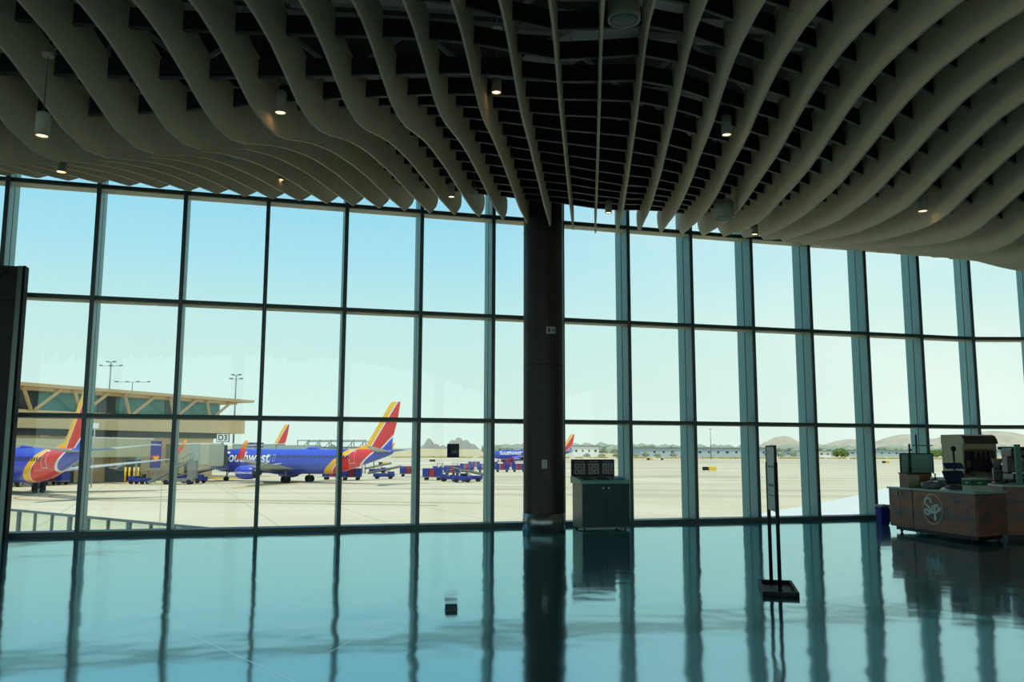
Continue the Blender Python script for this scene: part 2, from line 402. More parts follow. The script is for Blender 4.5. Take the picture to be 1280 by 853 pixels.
# ------------------------------------------------------------------ ceiling baffles
ZT=["631 624 618 612 605 597 588 578 568 557 545 531 516 500 485 469 456 454 465 483 500 515 524 526 525 520 513 506 499 491 484 478 474 469 464 459",
"631 624 618 612 605 597 588 578 568 557 545 531 516 500 485 469 456 454 465 483 500 515 524 526 525 520 513 506 499 491 484 478 474 469 464 459",
"631 624 618 612 605 597 588 578 568 557 545 531 516 500 485 469 456 454 465 483 500 515 524 526 525 520 513 506 499 491 484 478 474 469 464 459",
"631 624 618 612 605 597 588 578 568 557 545 531 516 500 485 469 456 454 465 483 500 515 524 526 525 520 513 506 499 491 484 478 474 469 464 459",
"631 624 618 612 605 597 588 578 568 557 545 531 516 500 485 469 456 454 465 483 500 515 524 526 525 520 513 506 499 491 484 478 474 469 464 459",
"631 624 618 612 605 597 588 578 568 557 545 531 516 500 485 469 456 454 465 483 500 515 524 526 525 520 513 506 499 491 484 478 474 469 464 459",
"631 624 618 612 605 597 588 578 568 557 545 531 516 500 485 469 456 454 465 483 500 515 524 526 525 520 513 506 499 491 484 478 474 469 464 459",
"631 624 618 612 605 597 588 578 568 557 545 531 516 500 485 469 456 454 465 483 500 515 524 526 525 520 513 506 499 491 484 478 474 469 464 459",
"631 624 618 612 605 597 588 578 568 557 545 531 516 500 485 469 456 454 465 483 500 515 524 526 525 520 513 506 499 491 484 478 474 469 464 459",
"630 624 618 612 605 597 588 578 568 557 545 531 516 501 485 470 456 454 465 483 501 515 524 527 525 520 514 507 499 491 484 479 474 469 464 459",
"630 624 618 613 606 598 589 580 569 559 547 533 517 502 487 471 458 456 467 485 502 516 526 528 526 522 515 508 500 493 486 480 475 470 466 461",
"629 623 618 613 607 600 592 583 572 562 550 536 521 505 490 474 461 459 470 488 505 520 529 531 530 525 518 511 504 496 489 483 478 474 469 464",
"628 623 618 613 609 602 595 586 577 566 554 540 525 509 494 478 465 463 474 492 509 524 533 535 534 529 522 515 508 500 493 487 483 478 473 468",
"627 623 618 614 609 604 597 590 581 571 559 546 531 515 500 484 470 468 480 497 515 529 538 541 539 534 528 521 513 505 498 493 488 483 478 474",
"627 622 618 613 609 604 599 593 585 576 565 553 539 523 507 491 478 475 485 503 520 535 544 546 545 540 533 526 519 511 504 498 494 489 484 479",
"627 622 618 613 609 605 600 594 588 580 571 560 547 533 517 501 487 482 490 507 524 538 548 550 549 544 537 530 522 515 508 502 497 493 488 483",
"626 622 618 614 611 607 602 597 591 584 576 566 555 542 528 512 497 490 495 511 527 541 550 553 551 546 540 533 525 518 510 505 500 495 490 486",
"626 622 618 614 611 608 604 600 594 588 581 572 562 551 537 522 507 499 501 515 531 545 554 556 555 550 543 536 529 521 514 508 503 499 494 489",
"625 621 617 613 610 607 604 601 596 591 585 577 568 558 546 533 519 509 509 520 535 549 557 560 558 554 547 540 532 525 517 512 507 502 497 493",
"624 620 616 612 609 606 603 600 596 592 586 580 573 564 554 542 529 519 518 525 540 553 561 564 562 557 551 543 536 528 521 515 511 506 501 496",
"623 620 616 612 608 605 602 599 596 592 587 583 577 570 561 551 539 529 526 531 545 558 565 568 566 561 555 548 540 532 525 520 515 510 505 500",
"624 619 615 611 607 604 601 598 595 592 589 585 580 574 567 558 548 538 534 538 550 562 570 573 571 566 560 553 545 537 530 525 520 515 510 505",
"624 618 613 609 606 603 600 597 595 592 590 586 582 578 572 564 555 546 542 545 556 567 575 577 576 571 564 557 550 542 535 529 524 520 515 510",
"621 617 612 607 603 600 598 596 594 592 589 586 583 579 574 568 561 554 550 552 561 570 577 579 577 572 566 559 551 544 536 531 526 521 516 512",
"618 615 611 606 601 598 595 593 591 589 586 584 581 577 574 570 565 559 556 558 563 570 575 576 574 570 563 556 548 541 534 528 523 518 514 509",
"616 614 610 605 601 597 594 592 589 587 584 581 578 575 573 570 566 562 559 559 561 564 567 568 566 561 555 547 540 532 525 520 515 510 505 500",
"612 611 608 604 600 596 593 590 587 584 582 579 577 574 572 570 568 565 562 559 558 560 562 562 559 551 544 537 529 521 514 509 504 499 494 489",
"608 608 605 601 597 593 589 585 582 580 579 577 575 574 573 573 572 570 568 566 567 569 571 570 565 555 546 539 531 524 517 511 506 501 497 492",
"609 608 605 601 596 591 587 582 579 578 576 575 574 574 574 574 574 574 574 575 577 580 582 582 577 567 559 552 545 537 530 524 519 515 510 505",
"615 613 609 604 599 594 588 584 580 577 575 573 571 570 569 570 571 571 571 573 575 578 580 579 576 569 562 555 547 539 532 527 522 517 512 508",
"618 615 609 603 598 592 586 580 576 572 569 567 564 563 562 563 564 563 562 562 565 568 569 569 566 561 555 548 541 533 526 520 516 511 506 501",
"617 614 608 601 595 588 582 575 570 567 563 560 558 557 557 557 557 555 554 554 557 559 560 560 558 554 549 542 534 527 520 514 509 504 500 495",
"619 614 607 600 593 586 579 572 566 561 557 553 551 550 549 548 547 546 545 546 548 550 551 551 550 547 542 536 529 521 514 508 504 499 494 489",
"622 615 607 598 590 582 574 567 561 555 550 546 543 541 539 537 535 534 533 534 537 539 541 542 541 539 535 529 523 516 508 503 498 493 488 484",
"623 614 605 596 587 578 570 563 556 550 544 539 534 529 526 524 522 520 519 521 523 525 527 529 530 529 527 522 517 510 502 497 492 487 483 478",
"622 612 602 593 583 574 566 559 551 544 537 531 524 519 514 511 509 506 505 506 509 511 513 516 518 519 517 514 509 502 495 489 484 480 475 470",
"620 610 600 590 580 571 563 554 546 538 530 523 516 509 504 499 495 492 490 491 495 499 502 505 507 508 506 503 498 492 484 479 474 469 465 460",
"618 608 598 588 578 568 559 550 541 532 523 515 508 500 494 488 482 477 474 475 480 485 489 493 496 496 494 492 487 480 473 467 462 458 453 448",
"616 607 597 586 576 566 556 546 537 528 518 509 500 492 484 476 468 462 458 458 463 469 474 478 481 482 480 477 472 466 458 453 448 443 439 434",
"615 606 596 586 575 565 555 545 535 525 515 505 494 484 474 464 455 447 442 441 445 451 457 461 465 465 463 461 456 449 442 436 431 427 422 417",
"614 605 595 585 575 565 555 545 534 524 513 501 489 477 465 454 443 434 427 425 429 435 441 446 449 449 448 445 440 433 426 420 416 411 406 401",
"613 604 594 584 575 565 555 545 534 522 511 498 486 472 458 445 433 423 416 413 416 423 429 433 436 437 435 432 427 420 413 408 403 398 393 389",
"612 603 594 584 574 565 555 545 533 521 509 496 482 467 452 439 426 414 407 403 406 413 419 423 426 427 425 422 417 410 403 398 393 388 383 378",
"611 603 593 584 574 565 555 545 533 520 508 494 480 464 448 434 420 407 399 395 398 405 410 415 418 418 417 414 409 402 395 390 385 380 375 370",
"611 602 593 584 574 564 555 545 532 520 507 493 478 461 444 429 415 402 394 388 392 398 404 408 411 412 410 407 403 396 389 383 378 373 369 364",
"610 602 593 583 574 564 555 545 532 519 506 492 476 459 442 426 411 397 389 383 387 393 399 403 406 407 405 402 397 391 383 378 373 368 363 359",
"610 602 593 583 574 564 555 544 532 519 505 491 475 457 439 423 408 394 385 379 382 389 394 399 402 402 401 398 393 386 379 374 369 364 359 354"]

TH = R(5.2); DV = Vector((math.sin(TH), math.cos(TH), 0)); TIP0 = Vector((1.7246, 17.3024, 0)); BS = .49674
DU = .4; K0 = -27
ZG = [[float(v)/100 for v in s.split()] for s in ZT]
def zb(k, u):
    k = max(-27., min(19., k)); u = max(0, min(13.6, u))
    i = int(math.floor(k-K0)); i = min(i, len(ZG)-2); fk = k-K0-i
    j = min(int(u/DU), len(ZG[0])-2); fu = u/DU-j
    r = lambda row: row[j]*(1-fu)+row[j+1]*fu
    return r(ZG[i])*(1-fk)+r(ZG[i+1])*fk
def bp(k, u, z=0):
    p = TIP0+FD*BS*k-DV*u; return Vector((p.x, p.y, z))
UMAX = 15.0
NRM = Vector((DV.y, -DV.x, 0))
H = .64
for k in range(-27, 20):
    b = B(); T = .014
    us = [-.8, -.78, -.64, -.4, 0]+[.2*i for i in range(1, int(UMAX/.2)+1)]
    z0 = zb(k, 0)
    prof = []
    for u in us:
        if u == -.8: lo = z0+.5
        elif u == -.78: lo = z0+.46
        elif u == -.64: lo = z0+.33
        elif u == -.4: lo = z0+.2
        else: lo = zb(k, u)
        prof.append((u, lo, zb(k, max(u, 0))+H+(.0 if u >= 0 else .0)))
    rows = []
    for u, lo, hi in prof:
        base = bp(k, u)
        rows.append([b.verts.new(base+NRM*s*T+Vector((0, 0, z))) for s, z in ((-1, lo), (1, lo), (1, hi), (-1, hi))])
    for r0, r1 in zip(rows, rows[1:]):
        for j in range(4):
            b.faces.new((r0[j], r0[(j+1) % 4], r1[(j+1) % 4], r1[j]))
    b.faces.new(rows[0]); b.faces.new(rows[-1][::-1])
    o = new('ceiling_baffle', b, 'baffle')
    if k == 0: lb = 'wavy tan ceiling baffle seen edge-on as a thin line, just right of the column top'
    elif k < 0: lb = 'wavy tan ceiling baffle, %s to the left of the one seen edge-on' % ORD[-k]
    else: lb = 'wavy tan ceiling baffle, %s to the right of the one seen edge-on' % ORD[k]
    tag(o, lb, 'ceiling baffle', 'wavy ceiling baffles')
nb = 0
for i in range(0, 21):
    u = .55+.625*i; nb += 1
    w = empty('ceiling_carrier', bp(0, u, zb(0, u)+.38))
    tag(w, 'dark curved channel crossing above the baffles, %s counted from the window' % ORD[nb], 'ceiling channel', 'dark channels across the baffles')
    for nm, m, za, zc, yw in (('web', 'carrier', .40, .60, .03), ('flange', 'flange', .385, .40, .05)):
        b = B(); prev = None
        for kk in range(-54, 39):
            k = kk/2; z = zb(k, u); c = bp(k, u)-w.location
            c.z = 0; z -= w.location.z
            r = [b.verts.new(c+DV*s*yw/2+Vector((0, 0, z+zz))) for s, zz in ((-1, za), (1, za), (1, zc), (-1, zc))]
            if prev:
                for j in range(4): b.faces.new((prev[j], prev[(j+1) % 4], r[(j+1) % 4], r[j]))
            else: b.faces.new(r)
            prev = r
        b.faces.new(prev[::-1])
        new(nm, b, m, w)
# roof steel above the baffles
for i in range(7):
    y = 16.2-2.4*i; x0, x1 = -20+i*.4, 24
    t = empty('roof_truss', (0, y, 8.2)); ang = R(12)
    tag(t, 'dark steel roof truss above the baffles, %s from the window' % ORD[i+1], 'roof truss', 'roof trusses')
    t.rotation_euler = (0, 0, R(7))
    b = B(); box(b, x0, x1, -.06, .06, -.5, -.38); box(b, x0, x1, -.06, .06, .5, .62); new('chord', b, 'steel_dim', t)
    b = B(); x = x0; s = 1
    while x < x1-1.2:
        bar(b, (x, 0, -.44*s), (x+1.2, 0, .5*s), .05, .07); x += 1.2; s = -s
    new('brace', b, 'steel_dim', t)
for i, (p, q, r, lb) in enumerate([((-2, 14.6, 7.2), (2.2, 9.8, 7.2), .2, 'round grey air duct slanting above the baffles right of the column'),
                                   ((-12, 12, 7.6), (-4, 9.9, 7.6), .22, 'round grey air duct above the baffles left of the column'),
                                   ((4.2, 4, 7.0), (5.6, 16, 7.0), .1, 'slim grey pipe running towards the window above the baffles')]):
    b = B(); tube(b, [p, q], r, 16); d = (Vector(q)-Vector(p)).normalized()
    n = int((Vector(q)-Vector(p)).length/1.5)
    for j in range(1, n):
        c = Vector(p)+d*1.5*j; tube(b, [c-d*.03, c+d*.03], r+.02, 16)
    tag(new('air_duct', b, 'duct'), lb, 'duct')
b = B(); bar(b, (-9, 2.5, 7.9), (9, 7.5, 7.9), .6, .35); bar(b, (-1, 4.7, 7.9), (-3, 11.4, 7.9), .3, .2); tag(new('air_duct', b, 'duct'), 'flat rectangular grey air duct with a branch above the baffles', 'duct')

# pendants: (px, py of the body middle, body px width, real diameter, length ratio)
def ray_pt(px, py, dist):
    q = at(px, py, 20 if py < 560 else -20); d = (q-CAM); return CAM+d*(dist/d.y)
def pendant(px, py, d, dia, L, label, warm=True):
    c = ray_pt(px, py, d); t = empty('pendant_light', c)
    b = B(); lathe(b, [(0, L/2), (dia*.42, L/2), (dia/2, L/2-.01), (dia/2, -L/2), (dia*.44, -L/2), (dia*.42, -L/2+.03), (0, -L/2+.03)], 28); new('housing', b, 'pendant', t, smooth=False)
    b = B(); lathe(b, [(0, -L/2+.012), (dia*.41, -L/2+.012), (dia*.41, -L/2+.02), (0, -L/2+.02)], 24); new('lamp_lens', b, 'lamp' if warm else 'grille', t)
    top = 9.5-c.z
    b = B(); tube(b, [(0, 0, L/2), (0, 0, top)], .006, 6); new('cable', b, 'flange', t)
    b = B(); lathe(b, [(0, 0), (.05, 0), (.055, .03), (0, .03)], 16, (0, 0, min(L/2+.55, top-.1))); new('canopy', b, 'pendant', t)
    tag(t, label, 'pendant light', 'cylinder pendant lights')
pendant(53.5, 156, 7.6, .125, .225, 'beige cylinder pendant light at the far left above the windows, nearest one')
pendant(351, 128, 9.2, .13, .255, 'beige cylinder pendant light hanging between baffles left of centre, glowing warm')
pendant(620.5, 104, 10.0, .125, .25, 'beige cylinder pendant light just left of the column top, brightly glowing')
pendant(908, 157, 10.6, .13, .26, 'beige cylinder pendant light right of the column among the baffles')
pendant(1153, 254, 11.5, .14, .24, 'beige cylinder pendant light at the right above the windows, half behind a baffle')
pendant(564.5, 238, 14.6, .12, .25, 'small pendant light close to the window, left of the column')
pendant(760.5, 259, 14.8, .12, .22, 'small pendant light close to the window, right of the column')
pendant(943, 287, 15.6, .13, .2, 'small pendant light near the window, lower edge showing under baffles on the right')
pendant(77, 209, 12.2, .15, .16, 'recessed warm light low between baffles at the far left')
pendant(350, 219, 14.6, .14, .18, 'small warm recessed light between baffles, lower right of the flat round speaker')
def speaker(px, py, d, dia, L, label):
    c = ray_pt(px, py, d); t = empty('pendant_speaker', c)
    b = B(); lathe(b, [(0, L/2), (dia*.40, L/2), (dia*.48, L/2-.03), (dia/2, -L/2+.03), (dia/2, -L/2), (dia*.46, -L/2), (dia*.44, -L/2+.02), (0, -L/2+.02)], 32); new('housing', b, 'pendant', t)
    b = B(); lathe(b, [(0, -L/2+.004), (dia*.05, -L/2+.003), (dia*.36, -L/2+.006), (dia*.41, -L/2+.016), (0, -L/2+.018)], 32); new('grille', b, 'grille', t)
    b = B(); tube(b, [(0, 0, L/2), (0, 0, 9.5-c.z)], .008, 6); new('cable', b, 'flange', t)
    tag(t, label, 'speaker', 'round ceiling speakers')
speaker(780, 13, 7.6, .31, .2, 'large round white ceiling speaker at the top edge, right of the column')
speaker(905, 262, 13.9, .34, .3, 'round white ceiling speaker tucked behind baffles close to the right windows')
speaker(296, 190, 12.3, .37, .16, 'flat round pale ceiling speaker between baffles on the left')
speaker(1279, 190, 11.3, .3, .2, 'round white ceiling speaker cut by the right edge')
def sensor(px, py, d, dia, label):
    c = ray_pt(px, py, d); t = empty('smoke_detector', c)
    b = B(); lathe(b, [(0, .06), (dia/2, .06), (dia/2, 0), (dia*.42, -.03), (dia*.2, -.05), (0, -.05)], 24); new('housing', b, 'white_plastic', t)
    b = B(); tube(b, [(0, 0, .06), (0, 0, 9.5-c.z)], .012, 8); new('stem', b, 'flange', t)
    tag(t, label, 'detector')
sensor(621.5, 41, 10.4, .13, 'small white dome detector hanging above the pendant left of the column')
sensor(593, 243, 14.8, .13, 'tiny white detector between baffles near the window left of the column')

# ------------------------------------------------------------------ column
cx, cy, cr = .66, 17.77, .42
col = empty('column', (cx, cy, 0)); tag(col, 'thick round dark brown column in front of the window wall', 'column')
b = B(); lathe(b, [(cr, .33), (cr, 9.6)], 64); o = new('shaft', b, 'column', col, smooth=True)
b = B(); lathe(b, [(cr+.004, 0), (cr+.012, .004), (cr+.012, .33), (cr, .335)], 64); new('base_collar', b, 'stainless', col, smooth=True)['label'] = 'brushed stainless steel collar'
for z in (6.18, 3.35):
    b = B(); lathe(b, [(cr+.001, z-.006), (cr+.004, z), (cr+.001, z+.006)], 64); new('joint_ring', b, 'black', col)
def on_col(px, z):
    """angle on the column surface for a photo column"""
    a = math.asin(max(-1, min(1, (px-679)/26.)))
    return Vector((cx+math.sin(a)*cr, cy-math.cos(a)*cr, z)), a
p, a = on_col(687, 4.05); t = empty('fire_alarm', p, a); b = B(); bevbox(b, -.1, .1, -.05, 0, -.075, .075, .02); new('housing', b, 'white_plastic', t)
b = B(); lathe(b, [(0, .0), (.03, 0), (.03, .02), (0, .02)], 16); o = new('strobe', b, 'grille', t, loc=(.05, -.052, 0)); o.rotation_euler = (R(90), 0, 0)
b = B(); box(b, -.08, -.02, -.056, -.05, -.04, .04); new('label_plate', b, 'icon_dim', t)
tag(t, 'small white fire alarm strobe box high on the dark column', 'alarm')
b = B(); tube(b, [p+Vector((.0, -.012, .075)), Vector((p.x, p.y-.012, 6.6))], .012, 8); tag(new('conduit', b, 'column'), 'thin dark conduit running up the column from the alarm', 'conduit')
p, a = on_col(679, 1.33); t = B(); bevbox(t, -.055, .055, -.02, .005, -.09, .09, .006); o = new('wall_plate', t, 'white_plastic', loc=p, rot=a); tag(o, 'small pale rectangular plate at chest height on the column', 'wall plate')
p, a = on_col(655, .95); t = B(); bevbox(t, -.03, .03, -.02, .01, -.06, .06, .006); o = new('wall_plate', t, 'grille', loc=p, rot=a); tag(o, 'tiny plate on the left edge of the column, below the pale one', 'wall plate')

# dark pylon at the left
px_ = Vector((-9.0, 15.52, 0)); t = empty('display_pylon', px_, R(15.67)); tag(t, 'tall dark panelled pylon with a metal edge at the left border', 'pylon')
b = B(); box(b, -3.2, -.1, -.12, .14, 0, 4.93); box(b, -3.2, -.1, -.13, -.12, 4.86, 4.93); new('body', b, 'pylon', t)
b = B(); box(b, -.1, -.02, -.13, .15, 0, 4.94); new('edge_trim', b, 'trim_metal', t)['label'] = 'grey metal edge'
b = B(); box(b, -.02, .02, -.11, .13, 0, 4.95); new('edge_seal', b, 'black', t)
b = B(); bar(b, (-.25, -.13, 4.85), (-1.6, -.13, 3.6), .01, .025); bar(b, (-3.2, -.13, 4.3), (-.12, -.13, 4.3), .01, .02); new('panel_seam', b, 'black', t)

# ------------------------------------------------------------------ recycling station
t = empty('recycling_station', (1.43, 17.62, 0), math.atan2(.27, .963)); tag(t, 'grey metal recycling station with three slots and icon signs beside the column', 'recycling bin')
W, D = 1.05, .62
b = B(); box(b, .02, W-.02, .02, D, .04, .93); new('cabinet', b, 'bin_side', t)
for i in range(2):
    x0 = .01+i*(W/2); b = B(); bevbox(b, x0, x0+W/2-.015, -.005, .02, .06, .93, .004); dr = new('door', b, 'bin_body', t)
    b = B(); xx = x0+(W/2-.07 if i == 0 else .05); box(b, xx-.02, xx+.02, -.012, -.003, .82, .86); new('lock', b, 'stainless', dr)
b = B(); prism(b, [(-.02, .93), (D+.02, .93), (D+.02, 1.07), (D*.62, 1.06), (-.02, .99)], -.02, W+.02, Matrix(((0, 0, 1, 0), (1, 0, 0, 0), (0, 1, 0, 0), (0, 0, 0, 1)))); new('top', b, 'teal_panel', t)
for i in range(3):
    b = B(); M = Matrix.Translation((.07+i*.33, .05, 1.003)) @ Matrix.Rotation(R(9), 4, 'X'); box(b, 0, .24, .02, .26, 0, .012, M); new('slot', b, 'bin_panel', t)
b = B(); bevbox(b, -.02, .96, D-.05, D, 1.06, 1.42, .02); sg = new('sign_board', b, 'bin_panel', t)
for i in range(3):
    x0 = .02+i*.315
    b = B(); box(b, x0, x0+.29, D-.056, D-.05, 1.1, 1.4); f = new('sign_panel', b, ['machine_dark', 'machine_dark', 'dark_blue'][i], t)
    b = B()
    for u in range(2):
        for v in range(2): box(b, x0+.025+u*.125, x0+.135+u*.125, D-.06, D-.056, 1.11+v*.12, 1.215+v*.12)
    box(b, x0+.04, x0+.25, D-.06, D-.056, 1.365, 1.378)
    for u in range(2):
        for v in range(2):
            c = Vector((x0+.08+u*.125, D-.061, 1.16+v*.12)); rr = .028
            if (u+v+i) % 2: bar(b, c+Vector((-rr, 0, -rr)), c+Vector((rr, 0, rr)), .003, .012, 1); bar(b, c+Vector((-rr, 0, rr)), c+Vector((rr, 0, -rr)), .003, .012, 1)
            else: box(b, c.x-.02, c.x+.012, c.y-.001, c.y+.002, c.z-.03, c.z+.03, None, 1)
    new('icon_grid', b, ['icon', 'bin_panel'], f)
    if i == 2:
        b = B(); c = Vector((x0+.205, D-.063, 1.16)); tube(b, [c+Vector((.035*math.cos(R(q)), 0, .035*math.sin(R(q)))) for q in range(0, 361, 30)], .005, 5); new('ban_ring', b, 'red', f)
for x, y in ((.08, .08), (W-.08, .08), (.08, D-.08), (W-.08, D-.08)):
    b = B(); wheel(b, (x, y, .022), .022, .02); new('caster', b, 'rubber', t)

# ------------------------------------------------------------------ sign stand
A, Cc = Vector((2.79, 9.76, 0)), Vector((3.0, 10.68, 0)); dd = (Cc-A).normalized(); L = (Cc-A).length; ang = math.atan2(dd.y, dd.x)
t = empty('sign_stand', A, ang); tag(t, 'black floor sign stand with a tray base and an edge-on poster panel', 'sign stand')
b = B(); W = .39
for x0, x1, y0, y1 in ((0, L, -.03, 0), (0, L, -W, -W+.03), (0, .03, -W, 0), (L-.03, L, -W, 0)): box(b, x0, x1, y0, y1, .0, .055)
box(b, 0, L, -W, 0, 0, .012); new('base_tray', b, 'stand', t)
inv = Matrix.Rotation(-ang, 3, 'Z')
pn, pf = inv @ (Vector((3.07, 10.04, 0))-A), inv @ (Vector((3.13, 10.57, 0))-A)
for p in (pn, pf):
    b = B(); tube(b, [p+Vector((0, 0, .01)), p+Vector((0, 0, 1.47))], .022, 4); new('post', b, 'stand', t)
b = B(); bar(b, pn+Vector((0, 0, 1.28)), pf+Vector((0, 0, 1.28)), .02, .76); pp = new('poster_panel', b, 'poster', t)
e_ = (pf-pn).normalized(); s_ = Vector((-e_.y, e_.x, 0))
b = B()
for p in (pn, pf): bar(b, p+Vector((0, 0, .9)), p+Vector((0, 0, 1.665)), .03, .03)
bar(b, pn+Vector((0, 0, 1.66)), pf+Vector((0, 0, 1.66)), .03, .02); new('panel_frame', b, 'stand', t)
b = B()
for z, h in ((1.42, .02), (1.2, .03), (1.08, .015)): bar(b, pn+e_*.1+s_*.012+Vector((0, 0, z)), pf-e_*.1+s_*.012+Vector((0, 0, z)), .003, h)
new('poster_print', b, 'icon_dim', pp)

b = B(); bar(b, Vector((-2.95, 7.9, .0004)), Vector((-1.2, 5.83, .0004)), .012, .0008); bar(b, Vector((-1.62, 6.36, .0004)), Vector((-1.1, 8.55, .0004)), .01, .0008)
struct('floor_joint', b, 'joint')
# floor outlet
p = at(564, 762.5, 0); t = empty('floor_outlet', p, R(8)); b = B(); bevbox(b, -.06, .06, -.03, .04, .004, .05, .006); new('cover', b, 'matte_black', t)
b = B(); bevbox(b, -.065, .065, -.04, .05, 0, .006, .002); new('base_plate', b, 'bin_side', t); tag(t, 'small dark outlet box standing alone on the shiny floor', 'floor outlet')
# ------------------------------------------------------------------ coffee kiosk
KL = Vector((7.67, 17.63, 0)); ka = math.atan2(-2.43, .46)
t = empty('kiosk_counter', KL, ka); tag(t, 'dark reclaimed-plank kiosk counter with a white round Sip logo, in front', 'counter')
foot = [(0, 0), (2.473, 0), (2.09, .948), (0, .9)]
def inset(d): return [(0+d, d), (2.473-1.2*d, d), (2.09-.8*d, .948-d), (d, .9-d)]
b = B(); prism(b, inset(.02), .12, .86); new('body', b, 'wood', t)
b = B(); prism(b, [(-.02, -.025), (2.5, -.025), (2.11, .97), (-.02, .92)], .86, .895); new('worktop', b, 'counter_top', t)
b = B(); prism(b, inset(.08), .05, .12); new('plinth', b, 'cabinet_dark', t)
for x0, x1 in ((.01, .35), (.36, .73), (.76, 2.45)):
    b = B(); box(b, x0, x1, .0, .02, .13, .855); f = new('front_panel', b, 'wood', t)
    if x0 < .7:
        hb = B(); xx = x1-.05 if x0 < .3 else x0+.05; box(hb, xx-.008, xx+.008, -.025, 0, .74, .82); new('handle', hb, 'stainless', f)
b = B(); e1, e2 = Vector((2.473, 0, 0)), Vector((2.09, .948, 0)); dd = (e2-e1).normalized(); nn = Vector((dd.y, -dd.x, 0))
bar(b, e1+dd*.03+nn*-.002+Vector((0, 0, .49)), e2-dd*.03+nn*-.002+Vector((0, 0, .49)), .02, .73); new('end_panel', b, 'wood', t)
for x, y in ((.15, .15), (2.2, .12), (2.0, .8), (.15, .75)):
    b = B(); wheel(b, (x, y, .03), .03, .03, 'X'); new('caster', b, 'rubber', t)
# logo: ring and script strokes, lying on the front panel
lc = (1.33, .53); rr = .275
def lp(x, z): return Vector((lc[0]+x, -.004, lc[1]+z))
b = B(); tube(b, [lp(rr*.98*math.cos(R(q)), rr*math.sin(R(q))) for q in range(0, 361, 10)], .006, 6, caps=False); lg = new('logo_ring', b, 'white', t); lg['label'] = 'thin white circle of the logo'
def smooth_path(pts, n=6):
    P = [pts[0]]+list(pts)+[pts[-1]]; out = []
    for i in range(1, len(P)-2):
        for j in range(n):
            s = j/n; a, b_, c, d = P[i-1], P[i], P[i+1], P[i+2]
            out.append(tuple(.5*((2*b_[q])+(-a[q]+c[q])*s+(2*a[q]-5*b_[q]+4*c[q]-d[q])*s*s+(-a[q]+3*b_[q]-3*c[q]+d[q])*s**3) for q in (0, 1)))
    out.append(pts[-1]); return out
strokes = [[(-.04, .1), (-.05, .15), (-.11, .18), (-.18, .15), (-.19, .09), (-.13, .04), (-.07, 0), (-.06, -.06), (-.12, -.11), (-.19, -.09), (-.2, -.03), (-.14, -.03), (-.06, -.07), (-.01, -.07)],
           [(0, .06), (-.01, -.02), (.0, -.07), (.05, -.05)],
           [(.06, .07), (.06, -.05), (.06, -.2)], [(.06, .02), (.1, .07), (.15, .04), (.14, -.03), (.09, -.06), (.06, -.04)], [(.14, -.03), (.18, -.02), (.21, .03)]]
b = B()
for s in strokes: tube(b, [lp(x*1.06, z*1.06+.01) for x, z in smooth_path(s)], .02, 6)
tube(b, [lp(0, .115), lp(.004, .12)], .016, 6)
new('logo_lettering', b, 'mint', t)['label'] = 'white script letters reading Sip'
b = B()
for q in range(-132, -92, 5): tube(b, [lp(.235*math.cos(R(q)), .235*math.sin(R(q))), lp(.2*math.cos(R(q+2)), .2*math.sin(R(q+2)))], .005, 5)
new('logo_small_text', b, 'icon_dim', t)

t = empty('side_counter', (9.03, 15.9, 0), math.atan2(-.25, 1.68)); tag(t, 'taller reddish plank counter joining the Sip counter at the right edge', 'counter')
b = B(); box(b, 0, 1.9, .02, .95, .1, .965); new('body', b, 'wood', t)
b = B(); box(b, -.02, 1.93, -.02, .97, .965, 1.0); new('worktop', b, 'counter_top', t)
b = B(); box(b, .05, 1.85, .08, .9, 0, .1); new('plinth', b, 'cabinet_dark', t)
for i in range(3):
    b = B(); box(b, .02+i*.63, .63+i*.63, 0, .02, .12, .955); new('front_panel', b, 'wood', t)
t = empty('back_counter', (9.3, 18.2, 0), R(8)); tag(t, 'dark counter behind the kiosk, carrying the big beige machine', 'counter')
b = B(); box(b, 0, 3.1, .02, .8, .1, 1.0); new('body', b, 'cabinet_dark', t)
b = B(); box(b, -.02, 3.12, -.02, .82, 1.0, 1.05); new('worktop', b, 'machine', t)
for i in range(4):
    b = B(); box(b, .03+i*.77, .77+i*.77, 0, .02, .12, .98); dr = new('door', b, 'wood', t)
    b = B(); box(b, .1+i*.77, .12+i*.77, -.02, 0, .8, .92); new('handle', b, 'stainless', dr)

# big machine with curved hood
t = empty('drinks_machine', (9.58, 18.3, 1.05), R(13)); t.scale = (.76, 1, 1); tag(t, 'large beige metal drinks machine with a curved brown hood on the back counter', 'machine')
Wm, Dm, Hm = 1.12, .62, .72
b = B(); box(b, 0, .05, 0, Dm, 0, Hm); box(b, Wm-.05, Wm, 0, Dm, 0, Hm); box(b, .05, Wm-.05, .3, Dm, 0, Hm); box(b, .05, Wm-.05, 0, .3, 0, .05); box(b, .05, Wm-.05, 0, .3, .6, Hm); new('body', b, 'machine', t)
hp = [(-.06, Hm), (Dm, Hm), (Dm, Hm+.2), (.1, Hm+.2), (.02, Hm+.17), (-.04, Hm+.09)]
b = B(); prism(b, hp, 0, Wm, Matrix(((0, 0, 1, 0), (1, 0, 0, 0), (0, 1, 0, 0), (0, 0, 0, 1)))); new('hood', b, 'machine_top', t)
b = B(); prism(b, [(x+(.006 if x > .3 else -.004), z) for x, z in hp], -.006, .0, Matrix(((0, 0, 1, 0), (1, 0, 0, 0), (0, 1, 0, 0), (0, 0, 0, 1)))); new('hood_side', b, 'machine', t)
b = B(); box(b, .3, .98, .02, .1, .14, .56); new('bay_panel', b, 'machine_dark', t)
b = B(); box(b, .07, .27, .01, .1, .1, .56); cp_ = new('control_panel', b, 'machine_dark', t)
b = B(); box(b, .1, .24, .0, .012, .4, .52); new('display', b, 'screen', cp_)
